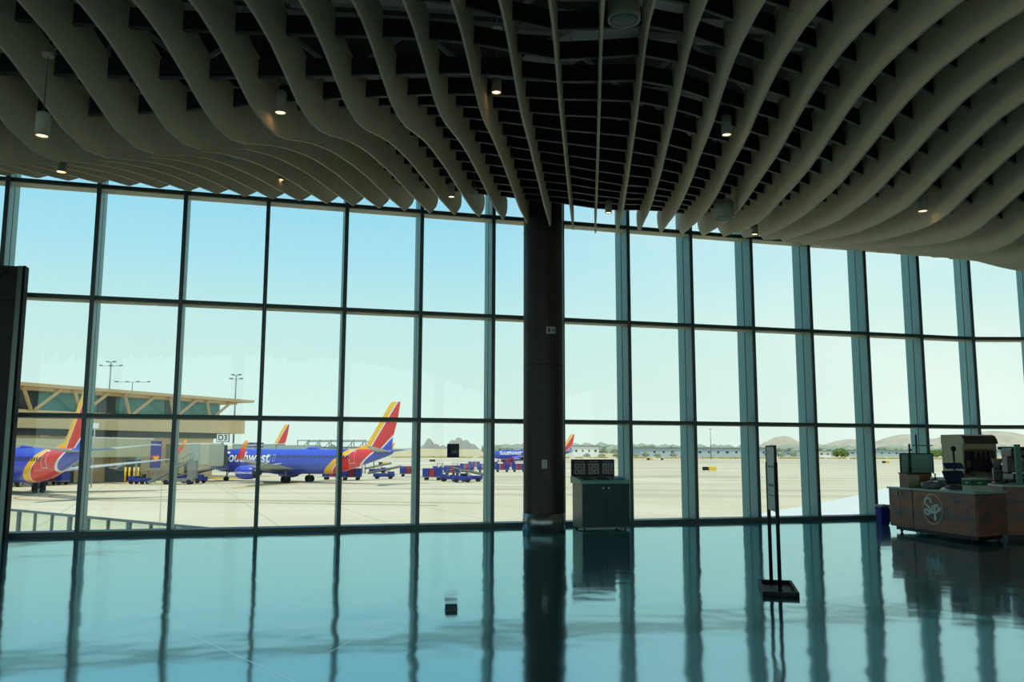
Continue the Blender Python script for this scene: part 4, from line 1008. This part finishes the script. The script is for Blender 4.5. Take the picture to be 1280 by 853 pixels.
# steel framework of a gate under construction
t = empty('steel_framework', (-50, 201, GZ), R(-20)); tag(t, 'open steel framework standing behind the middle plane', 'framework')
b = B()
for i in range(7):
    x = i*3; tube(b, [(x, 0, 0), (x, 0, 7.6)], .14, 6); tube(b, [(x, 4, 0), (x, 4, 7.2)], .14, 6)
new('upright', b, 'pole', t)
b = B()
for z in (4.6, 5.9, 7.4): tube(b, [(0, 0, z), (18, 0, z)], .11, 6); tube(b, [(0, 4, z-.2), (18, 4, z-.2)], .11, 6)
for i in range(6): tube(b, [(i*3, 0, 4.6), (i*3+3, 0, 7.4)], .08, 5)
new('rail', b, 'pole', t)
# gate sign D3
Y = 141.4; X = (281-640)/FPX*Y; t = empty('gate_sign', (X, Y, GZ)); b = B(); box(b, -.95, .95, 0, .2, 6.55, 7.75); new('board', b, 'white', t)
b = B(); box(b, -1.05, 1.05, .05, .25, 6.45, 7.85); new('frame', b, 'terminal_dark', t)
panel_text('D3', 1.25, 0, 0, t, 7.15, 'black', -.02); b = B(); tube(b, [(0, .15, 6.2), (0, .15, 6.6)], .12, 8); new('post', b, 'bridge_grey', t); tag(t, 'white gate sign reading D3 above the jet bridge cab', 'sign')
# plain gate sign further left
Y = 118; t = empty('gate_sign', ((121-640)/FPX*Y, Y, GZ)); b = B(); box(b, -.5, .5, 0, .15, 8.1, 8.8); new('board', b, 'white', t); b = B(); tube(b, [(0, .1, 0), (0, .1, 8.2)], .1, 8); new('post', b, 'bridge_grey', t); tag(t, 'small pale gate sign on a post, far left above the corrugated jet bridge', 'sign')

# light masts
def mast(px, ytop, ybase, Y, label, arms):
    X = (px-640)/FPX*Y; top = 1.6+(562.8-ytop)*Y/FPX
    t = empty('light_mast', (X, Y, GZ)); b = B(); tube(b, [(0, 0, 0), (0, 0, top-GZ)], [.3, .14], 10); new('pole', b, 'pole', t)
    for z, n, w in arms:
        b = B(); tube(b, [(-w/2, 0, top-GZ-z), (w/2, 0, top-GZ-z)], .07, 6); a = new('arm', b, 'pole', t)
        for i in range(n):
            x = -w/2+w*i/(n-1); b = B(); bevbox(b, x-.45, x+.45, -.3, .3, top-GZ-z, top-GZ-z+.3, .05); new('lamp_head', b, 'pole', a)
    tag(t, label, 'light mast', 'apron light masts')
mast(136.5, 454, 488, 250, 'tall thin light mast with two short arms above the terminal roof, leftmost', [(0, 2, 2), (1.1, 3, 6)])
mast(165, 479, 490, 262, 'light mast with one wide arm of lamps just above the terminal roof', [(0, 4, 10)])
mast(294.5, 470, 516, 240, 'thin light mast standing alone right of the terminal roof end', [(0, 2, 2), (1.1, 2, 3)])
mast(887, 536, 568, 560, 'lone thin mast in front of the long grey warehouse', [(0, 2, 1.0)])

# ------------------------------------------------------------------ ground support vehicles
def make_tug():
    o = empty('baggage_tug'); b = B(); bevbox(b, 0, 3.0, -.75, .75, .35, .95, .08); bevbox(b, 0, 1.0, -.72, .72, .95, 1.2, .06); new('body', b, 'gse_blue', o)
    b = B()
    for x in (1.15, 2.5):
        for y in (-.68, .68): tube(b, [(x, y, .95), (x, y, 1.9)], .04, 6)
    bevbox(b, 1.0, 2.65, -.75, .75, 1.9, 1.98, .03); new('cab_frame', b, 'gse_grey', o)
    b = B(); bevbox(b, 1.7, 2.2, -.5, .5, .95, 1.15, .04); bevbox(b, 2.1, 2.25, -.5, .5, 1.1, 1.5, .04); new('seat', b, 'rubber', o)
    for x in (.55, 2.4):
        for y in (-.7, .7): b = B(); wheel(b, (x, y, .35), .35, .22, 'Y', 14); new('wheel', b, 'tyre', o)
    return o
def make_cart(cur='gse_red'):
    o = empty('baggage_cart'); b = B(); bevbox(b, 0, 3.4, -.8, .8, .5, .65, .03); new('deck', b, 'gse_grey', o)
    b = B(); box(b, .05, 3.35, -.78, .78, 1.95, 2.05); box(b, .0, .06, -.78, .78, .65, 2.0); box(b, 3.34, 3.4, -.78, .78, .65, 2.0); new('canopy', b, 'gse_blue', o)
    for i, x in enumerate((.1, 1.2, 2.3)):
        b = B(); box(b, x, x+1.0, -.8, -.76, .65, 1.95); box(b, x, x+1.0, .76, .8, .65, 1.95); new('curtain', b, cur if i == 1 else 'gse_blue', o)
    b = B(); tube(b, [(0, 0, .5), (-1.2, 0, .4)], .04, 6); new('tow_bar', b, 'gse_grey', o)
    for x in (.6, 2.8):
        for y in (-.7, .7): b = B(); wheel(b, (x, y, .3), .3, .18, 'Y', 14); new('wheel', b, 'tyre', o)
    return o
def make_loader():
    o = empty('belt_loader'); b = B(); bevbox(b, .4, 4.2, -.9, .9, .4, 1.0, .08); bevbox(b, 3.0, 4.2, -.9, -.1, 1.0, 1.35, .05); new('chassis', b, 'gse_blue', o)
    b = B(); bar(b, (-.6, .3, .95), (5.4, .3, 2.2), .95, .22); new('conveyor', b, 'rubber', o)
    b = B(); bar(b, (-.6, .82, 1.1), (5.4, .82, 2.35), .06, .3); bar(b, (-.6, -.22, 1.1), (5.4, -.22, 2.35), .06, .3); new('side_rail', b, 'gse_grey', o)
    b = B(); bar(b, (2.0, .3, .9), (3.4, .3, 1.65), .12, .12); new('lift_arm', b, 'yellow', o)
    for x in (1.1, 3.5):
        for y in (-.85, .85): b = B(); wheel(b, (x, y, .38), .38, .22, 'Y', 14); new('wheel', b, 'tyre', o)
    return o
tug0, cart0, load0 = make_tug(), make_cart(), make_loader()
used = set()
def put(src, px, py, rz, label, cat, group):
    o = src if src.name not in used else copy_tree(src); used.add(src.name)
    p = at(px, py, GZ); o.location = p; o.rotation_euler = (0, 0, R(rz)); tag(o, label, cat, group); return o
put(load0, 464, 599, 4, 'blue belt loader with a sloping conveyor just right of the parked tail', 'belt loader', 'belt loaders')
put(load0, 459, 592, 12, 'belt loader behind the first one, under the tail cone', 'belt loader', 'belt loaders')
put(load0, 226, 604, -14, 'belt loader under the jet bridge cab, left of the middle plane', 'belt loader', 'belt loaders')
put(load0, 606, 602.5, 176, 'light blue belt loader in front of the row of carts, left of the window post', 'belt loader', 'belt loaders')
put(cart0, 500, 596, 3, 'single maroon baggage cart right of the tail, beside a window post', 'baggage cart', 'baggage carts')
put(cart0, 529, 600.5, -6, 'blue and maroon baggage cart below the notice on the glass, nearest of its group', 'baggage cart', 'baggage carts')
put(cart0, 404, 600, -3, 'low baggage cart under the belly of the middle plane', 'baggage cart', 'baggage carts')
put(cart0, 427, 600.5, 2, 'baggage cart just behind the belly, next to a window post', 'baggage cart', 'baggage carts')
put(tug0, 551, 602, -8, 'blue baggage tug just right of the nearest cart below the notice', 'tug', 'baggage tugs')
put(tug0, 566, 603.5, 10, 'blue baggage tug left of the light blue belt loader', 'tug', 'baggage tugs')
put(tug0, 541, 589, 0, 'blue tug further back, left one of two behind the nearest cart', 'tug', 'baggage tugs')
put(tug0, 560, 589, 5, 'blue tug further back, right of the other distant tug', 'tug', 'baggage tugs')
put(tug0, 163, 605.5, -10, 'blue tug under the wing of the nearest plane, by the terminal wall', 'tug', 'baggage tugs')
for i, (px, py) in enumerate(((555, 594.5), (575, 590.5), (585, 586.5), (597, 590.5), (607, 586.5), (619, 590.5), (629, 586.5), (640, 590.5))):
    put(cart0, px, py, 2, 'baggage cart in the long distant train, %s from its left end' % ORD[i+1], 'baggage cart', 'baggage carts')
o = put(cart0, 58, 606.5, -15, 'blue covered cart under the tail of the nearest plane', 'baggage cart', 'baggage carts')
# boarding stairs
def stairs(px, py, rz, label):
    p = at(px, py, GZ); o = empty('boarding_stairs', p, R(rz)); b = B()
    for i in range(14): box(b, i*.42, i*.42+.45, -.8, .8, .3+i*.24, .36+i*.24)
    bar(b, (0, -.8, .3), (6, -.8, 3.7), .08, .3); bar(b, (0, .8, .3), (6, .8, 3.7), .08, .3); new('steps', b, 'gse_grey', o)
    b = B()
    for y in (-.8, .8):
        bar(b, (0, y, 1.3), (6, y, 4.7), .05, .06)
        for i in range(7): tube(b, [(i, y, .3+i*.57), (i, y, 1.3+i*.57)], .03, 5)
    new('handrail', b, 'pole', o)
    b = B(); bevbox(b, 2, 6.5, -.9, .9, .4, .9, .05); box(b, 5.6, 6.8, -.8, .8, .9, 3.6); new('chassis', b, 'gse_grey', o)
    for x in (2.6, 5.9):
        for y in (-.85, .85): b = B(); wheel(b, (x, y, .38), .38, .22, 'Y', 14); new('wheel', b, 'tyre', o)
    tag(o, label, 'stairs')
stairs(186, 606, 8, 'grey mobile boarding stairs between the blue banner and the jet bridge cab')
# pushback tug at right far plane
t = empty('pushback_tug', at(626, 578.5, GZ)); b = B(); bevbox(b, 0, 6, -1.3, 1.3, .4, 1.5, .15); new('body', b, 'gse_red', t)
for x in (1.2, 4.8):
    for y in (-1.2, 1.2): b = B(); wheel(b, (x, y, .6), .6, .4, 'Y', 14); new('wheel', b, 'tyre', t)
b = B(); bevbox(b, 3.6, 5.6, -1.1, 0, 1.5, 2.2, .1); new('cab', b, 'gse_red', t); tag(t, 'low red pushback tug under the nose of the distant plane by the column', 'tug')
# bollards and rack by the terminal
for i, px in enumerate((156, 161, 167, 172)):
    p = at(px, 603.6, GZ); b = B(); tube(b, [(0, 0, 0), (0, 0, 2.4)], .16, 10); tube(b, [(0, 0, 1.0), (0, 0, 1.25)], .17, 10)
    tag(new('bollard', b, 'yellow', loc=p), 'yellow protective post at the terminal wall, %s from the left' % ORD[i+1], 'bollard', 'yellow posts by the terminal')
t = empty('equipment_rack', at(130, 605, GZ), R(-15)); b = B(); box(b, 0, 3.4, 0, .12, .3, 2.6); box(b, 0, 3.4, 0, 1.4, .3, .4); new('frame', b, 'terminal_dark', t)
b = B(); bevbox(b, .3, 1.5, .2, 1.2, .4, 2.4, .08); new('blue_crate', b, 'gse_blue', t); b = B(); bar(b, (2.0, .5, .4), (2.6, .5, 2.4), .25, .2); bar(b, (3.1, .5, .4), (2.5, .5, 2.4), .25, .2); new('trestle', b, 'orange', t)
tag(t, 'dark equipment rack with a blue crate and an orange trestle under the nearest wing', 'rack')
b = B(); tube(b, [(0, 0, .25), (7.5, 0, .25)], .12, 8); bevbox(b, 7.3, 7.9, -.3, .3, .1, .4, .05); tag(new('tow_bar', b, 'yellow', loc=at(262, 599.5, GZ), rot=R(-6)), 'long yellow tow bar lying below the nose of the middle plane', 'tow bar')

# airfield signs and barricades
def asign(px, py, w, label, m1='yellow', m2='black'):
    p = at(px, py, GZ); o = empty('airfield_sign', p); b = B(); bevbox(b, 0, w*.55, -.15, .15, .25, 1.15, .05); new('lit_panel', b, m1, o)
    b = B(); bevbox(b, -w*.45, 0, -.15, .15, .25, 1.15, .05); new('dark_panel', b, m2, o)
    b = B()
    for x in (-w*.35, 0, w*.4): tube(b, [(x, 0, 0), (x, 0, .3)], .05, 6)
    new('leg', b, 'pole', o); tag(o, label, 'airfield sign', 'low airfield signs')
asign(886, 589.5, 3.6, 'low yellow and black airfield sign, the nearest, left of the sign stand')
asign(812, 576, 3.4, 'low yellow airfield sign right of the recycling station')
asign(1107, 580, 3.2, 'low yellow airfield sign left of the kiosk')
asign(827.5, 576, 1.2, 'tiny dark airfield marker beside the yellow sign', 'black')
asign(540, 578, 2.6, 'small dark airfield sign between plane tail and the far carts', 'black')
asign(478, 582, 3.0, 'yellow airfield sign just below the tail cone of the middle plane')
for px, lb in ((850, 'left'), (875, 'right')):
    p = at(px, 573.6, GZ); o = empty('barricade', p); b = B()
    for i in range(6): box(b, -1.8+i*.6, -1.2+i*.6, -.1, .1, .3, 1.5, None, i % 2)
    new('board', b, ['white', 'red'], o); b = B(); box(b, -1.6, -1.4, -.4, .4, 0, .3); box(b, 1.4, 1.6, -.4, .4, 0, .3); new('foot', b, 'pole', o)
    tag(o, 'red and white striped barricade on the far taxiway edge, %s one' % lb, 'barricade', 'striped barricades')

# ------------------------------------------------------------------ far backdrop, all real distances
def far_box(px0, px1, pyt, pyb, Y, depth, m, roof=None):
    x0, x1 = (px0-640)/FPX*Y, (px1-640)/FPX*Y; z0, z1 = 1.6-(pyb-563.6)*Y/FPX, 1.6-(pyt-563.6)*Y/FPX
    return x0, x1, Y, Y+depth, min(z0, GZ), z1
def hangar(px0, px1, pyt, Y, label, m='warehouse', n=8, doors=True):
    x0, x1, y0, y1, z0, z1 = far_box(px0, px1, pyt, 572, Y, 60, m)
    o = empty('warehouse', ((x0+x1)/2, Y, GZ)); w = (x1-x0)/2; h = z1-GZ
    b = B(); box(b, -w, w, 0, 60, 0, h*.9); new('wall', b, m, o); b = B(); box(b, -w-1, w+1, -1, 61, h*.9, h); new('roof', b, 'warehouse_roof', o)
    if doors:
        for i in range(n):
            x = -w+2*w*(i+.5)/n; b = B(); ww_ = w/n*(.22 if i % 3 else .34); box(b, x-ww_, x+ww_, -.15, .0, h*.42, h*.6); new('opening', b, 'terminal_dark', o)
    tag(o, label, 'warehouse', 'warehouses across the airfield')
hangar(800, 958, 559.2, 760, 'long grey-blue warehouse across the airfield, centre right', n=14)
hangar(716, 748, 557.0, 780, 'white-roofed low building just right of the distant tail', 'white', 4)
hangar(1058, 1140, 561.5, 900, 'pale blue warehouse across the airfield between the right window posts', n=9)
hangar(1020, 1036, 562.5, 720, 'small white building left of the green tree on the right', 'white', 2)
hangar(1138, 1300, 562, 980, 'pale blue warehouse behind the kiosk on the right', n=9)
hangar(962, 1012, 563, 820, 'grey low warehouse left of the green tree', n=6)
def bush(cx_, cy_, cz, r, h, m='leaf', n=60, seed=1, w=None):
    rnd = random.Random(seed); b = B()
    for i in range(n):
        a = rnd.random()*6.28; rr = (rnd.random()**.5)*(w or r); zz = rnd.random()
        c = Vector((cx_+math.cos(a)*rr, cy_+math.sin(a)*r, cz+h*(.2+.7*zz*(1-.6*rr/(w or r)))))
        s = h*.16*(.6+rnd.random()*.7)
        t2 = B(); bmesh.ops.create_icosphere(t2, subdivisions=1, radius=s, matrix=Matrix.Translation(c))
        for v in t2.verts: v.co += Vector((rnd.uniform(-.3, .3), rnd.uniform(-.3, .3), rnd.uniform(-.3, .3)))*s
        merge(b, t2)
    return b
def tree(px, pyb, Y, hp, wp, label, m='leaf', seed=3):
    X = (px-640)/FPX*Y; h = hp*Y/FPX; w = wp*Y/FPX/2; gz = terrain(X, Y)
    o = empty('tree', (X, Y, gz)); b = B(); tube(b, [(0, 0, 0), (0, 0, h*.5)], [.25, .15], 8); new('trunk', b, 'machine_top', o)
    new('crown', bush(0, 0, h*.12, w, h, m, 70, seed, w), m, o); tag(o, label, 'tree', 'trees across the airfield')
tree(1048, 571, 640, 13, 17, 'round bright green tree across the airfield on the right', seed=5)
tree(1166, 571, 640, 13, 15, 'green tree seen through the glass just above the kiosk display panel', seed=6)
tree(418, 556, 900, 13, 13, 'dark green tree on a rise above the body of the middle plane', 'leaf_hazed', 9)
i = 0
for px, hp, wp in ((733, 8, 10), (752, 7, 12), (770, 9, 10), (792, 8, 12), (806, 10, 10), (821, 7, 12), (840, 8, 12), (958, 12, 9), (974, 10, 10), (989, 13, 8), (1010, 8, 10)):
    i += 1; tree(px, 571, 650+i*7, hp*.75, wp*.8, 'small grey-green tree in the row by the warehouses, %s from the left' % ORD[i], 'leaf_hazed', 20+i)
# distant tree belt: uncountable
rnd = random.Random(4); b = B()
for i in range(420):
    X = rnd.uniform(-40, 1500); Y = 1250+rnd.uniform(0, 300); h = rnd.uniform(9, 16)
    t2 = B(); bmesh.ops.create_icosphere(t2, subdivisions=1, radius=1, matrix=Matrix.Translation((X, Y, terrain(X, Y)+h*.35)) @ Matrix.Diagonal((h*1.1, h, h*.6, 1)))
    for v in t2.verts: v.co += Vector((rnd.uniform(-1, 1), rnd.uniform(-1, 1), rnd.uniform(-1, 1)))*h*.12
    merge(b, t2)
tag(new('tree_belt', b, 'leaf_hazed'), 'hazy grey-green belt of far trees along the horizon', 'trees', kind='stuff')
mat('scrub', (170, 150, 84), .95, noise=.3, nscale=.3)
b = B()
for i in range(500):
    X = rnd.uniform(-120, 700); Y = rnd.uniform(600, 636); h = rnd.uniform(.5, 1.5)
    t2 = B(); bmesh.ops.create_icosphere(t2, subdivisions=1, radius=1, matrix=Matrix.Translation((X, Y, GZ+h*.3)) @ Matrix.Diagonal((h*2.5, h*1.5, h*.6, 1))); merge(b, t2)
tag(new('scrub', b, 'scrub'), 'strip of dry yellow scrub along the far edge of the airfield', 'scrub', kind='stuff')
def hill(name, px0, px1, peaks, Y, m, label, base=0):
    """ridge of real hills: peaks = (px, height px, width px)"""
    k = Y/FPX; x0, x1 = (px0-640)*k, (px1-640)*k; D = (x1-x0)*.22
    def fz(x, y):
        v = (y-Y)/D; e = max(0, 1-v*v*1.0) if abs(v) < 1 else 0; px = 640+x/k; h = 0
        for p, hh, ww in peaks: h = max(h, hh*math.exp(-((px-p)/ww)**2)*1.0)
        edge_ = min(1, (px-px0)/15., (px1-px)/15.); n = 1.1*math.sin(px*.9*8/(8+ww/3)+v*3)+1.2*math.sin(px*.23+1+v*5)+.6*math.sin(px*1.7+v*2)
        return -20+(max(0, edge_)*e*(h+n*(.25 if ww > 20 else .09)+base)*k+22*e)
    b = grid(x0, x1, Y-D, Y+D, 110, 16, fz); tag(new(name, b, m, smooth=False), label, 'hill')
hill('hill', 925, 1050, [(976, 19, 28), (1002, 12, 36), (940, 9, 24)], 5200, 'rock', 'pale grey hill with a rounded peak behind the sign stand')
hill('hill', 1010, 1420, [(1060, 15, 35), (1130, 21, 45), (1240, 26, 60), (1190, 20, 40), (1330, 20, 60)], 6000, 'rock', 'long sandy mountain ridge on the right behind the kiosk')
hill('butte', 520, 560, [(537, 15, 8), (531, 10, 9), (548, 9, 8)], 3200, 'butte', 'small pointed rocky butte left of the blue notice')
hill('butte', 545, 604, [(574, 16, 9), (566, 13, 7), (583, 13, 9), (594, 11, 8), (553, 11, 6)], 3400, 'butte', 'wider rounded rocky butte right of the pointed one')

# notice stuck on the glass
pk = mpos(5)+FD*.75; t = empty('window_notice', (pk.x-.2702*.32, pk.y+.9628*.32, 1.6), R(15.67)); q = at(567, 563, 20)
# solve position along the wall from its direction
dirx = math.tan(math.atan2(567-640, FPX)); s = None
for i in range(400):
    p = mpos(5)+FD*(i*.01)-FN*.335
    if p.x/p.y > dirx: break
t.location = (p.x, p.y, 1.6)
b = B(); box(b, -.13, .13, -.004, 0, -.15, .14); new('sheet', b, 'dark_blue', t)
b = B(); box(b, -.05, .11, -.006, -.004, -.08, .11); new('picture', b, 'terminal_dark', t)
b = B(); box(b, -.03, .09, -.007, -.006, -.06, 0); new('picture_patch', b, 'terminal_glass', t); tag(t, 'small dark blue notice stuck on the glass left of the column', 'notice')

# ------------------------------------------------------------------ sky, sun, camera
w = bpy.data.worlds.new('sky'); SC.world = w; w.use_nodes = True; nt = w.node_tree; nt.nodes.clear(); N = nt.nodes.new; L_ = nt.links.new
o = N('ShaderNodeOutputWorld'); bg = N('ShaderNodeBackground'); tc = N('ShaderNodeTexCoord'); sp = N('ShaderNodeSeparateXYZ'); L_(tc.outputs['Generated'], sp.inputs[0])
rp = N('ShaderNodeValToRGB'); e = rp.color_ramp.elements
e[0].position = 0; e[0].color = lin((214, 234, 224)); e[1].position = .14; e[1].color = lin((196, 232, 230))
for p, c in ((.22, (168, 222, 238)), (.34, (136, 206, 236)), (.7, (90, 160, 215))):
    q = e.new(p); q.color = lin(c)
L_(sp.outputs['Z'], rp.inputs[0])
# whiter haze and thin cloud towards the right
n = N('ShaderNodeTexNoise'); n.inputs['Scale'].default_value = 2.6; n.inputs['Detail'].default_value = 5; mp = N('ShaderNodeMapping'); mp.inputs['Scale'].default_value = (1, 1, 2.6); L_(tc.outputs['Generated'], mp.inputs[0]); L_(mp.outputs[0], n.inputs['Vector'])
a = N('ShaderNodeMapRange'); a.inputs['From Min'].default_value = -.05; a.inputs['From Max'].default_value = .5; a.inputs['To Min'].default_value = 0; a.inputs['To Max'].default_value = .62; L_(sp.outputs['X'], a.inputs['Value'])
c = N('ShaderNodeMapRange'); c.inputs['From Min'].default_value = .35; c.inputs['From Max'].default_value = .7; c.inputs['To Min'].default_value = .55; c.inputs['To Max'].default_value = 1.5; L_(n.outputs['Fac'], c.inputs['Value'])
mu = N('ShaderNodeMath'); mu.operation = 'MULTIPLY'; mu.use_clamp = True; L_(a.outputs[0], mu.inputs[0]); L_(c.outputs[0], mu.inputs[1])
mx = N('ShaderNodeMix'); mx.data_type = 'RGBA'; L_(mu.outputs[0], mx.inputs['Factor']); L_(rp.outputs['Color'], mx.inputs['A']); mx.inputs['B'].default_value = lin((240, 250, 240))
L_(mx.outputs['Result'], bg.inputs['Color']); bg.inputs['Strength'].default_value = 1.05; L_(bg.outputs[0], o.inputs[0])
sd = bpy.data.lights.new('sun', 'SUN'); sd.energy = 2.7; sd.angle = R(.6); sd.color = (1, .95, .85)
so = bpy.data.objects.new('sun', sd); COL.objects.link(so); so.rotation_euler = Vector((.2, .34, -1)).to_track_quat('-Z', 'Y').to_euler()

cd = bpy.data.cameras.new('camera'); co = bpy.data.objects.new('camera', cd); COL.objects.link(co)
cd.sensor_width = 36; cd.lens = FPX/1280*36; cd.clip_end = 20000; cd.clip_start = .05
cp, sp_, cr_, sr = math.cos(PITCH), math.sin(PITCH), math.cos(ROLL), math.sin(ROLL)
Rv, Uv, Fv = Vector((1, 0, 0)), Vector((0, -sp_, cp)), Vector((0, cp, sp_))
r2, u2 = Rv*cr_+Uv*sr, Uv*cr_-Rv*sr
co.matrix_world = Matrix(((r2.x, u2.x, -Fv.x, 0), (r2.y, u2.y, -Fv.y, 0), (r2.z, u2.z, -Fv.z, 1.6), (0, 0, 0, 1)))
SC.camera = co
SC.view_settings.view_transform = 'Standard'; SC.view_settings.look = 'None'; SC.view_settings.gamma = 1; SC.view_settings.use_curve_mapping = False
SC.view_settings.exposure = .1
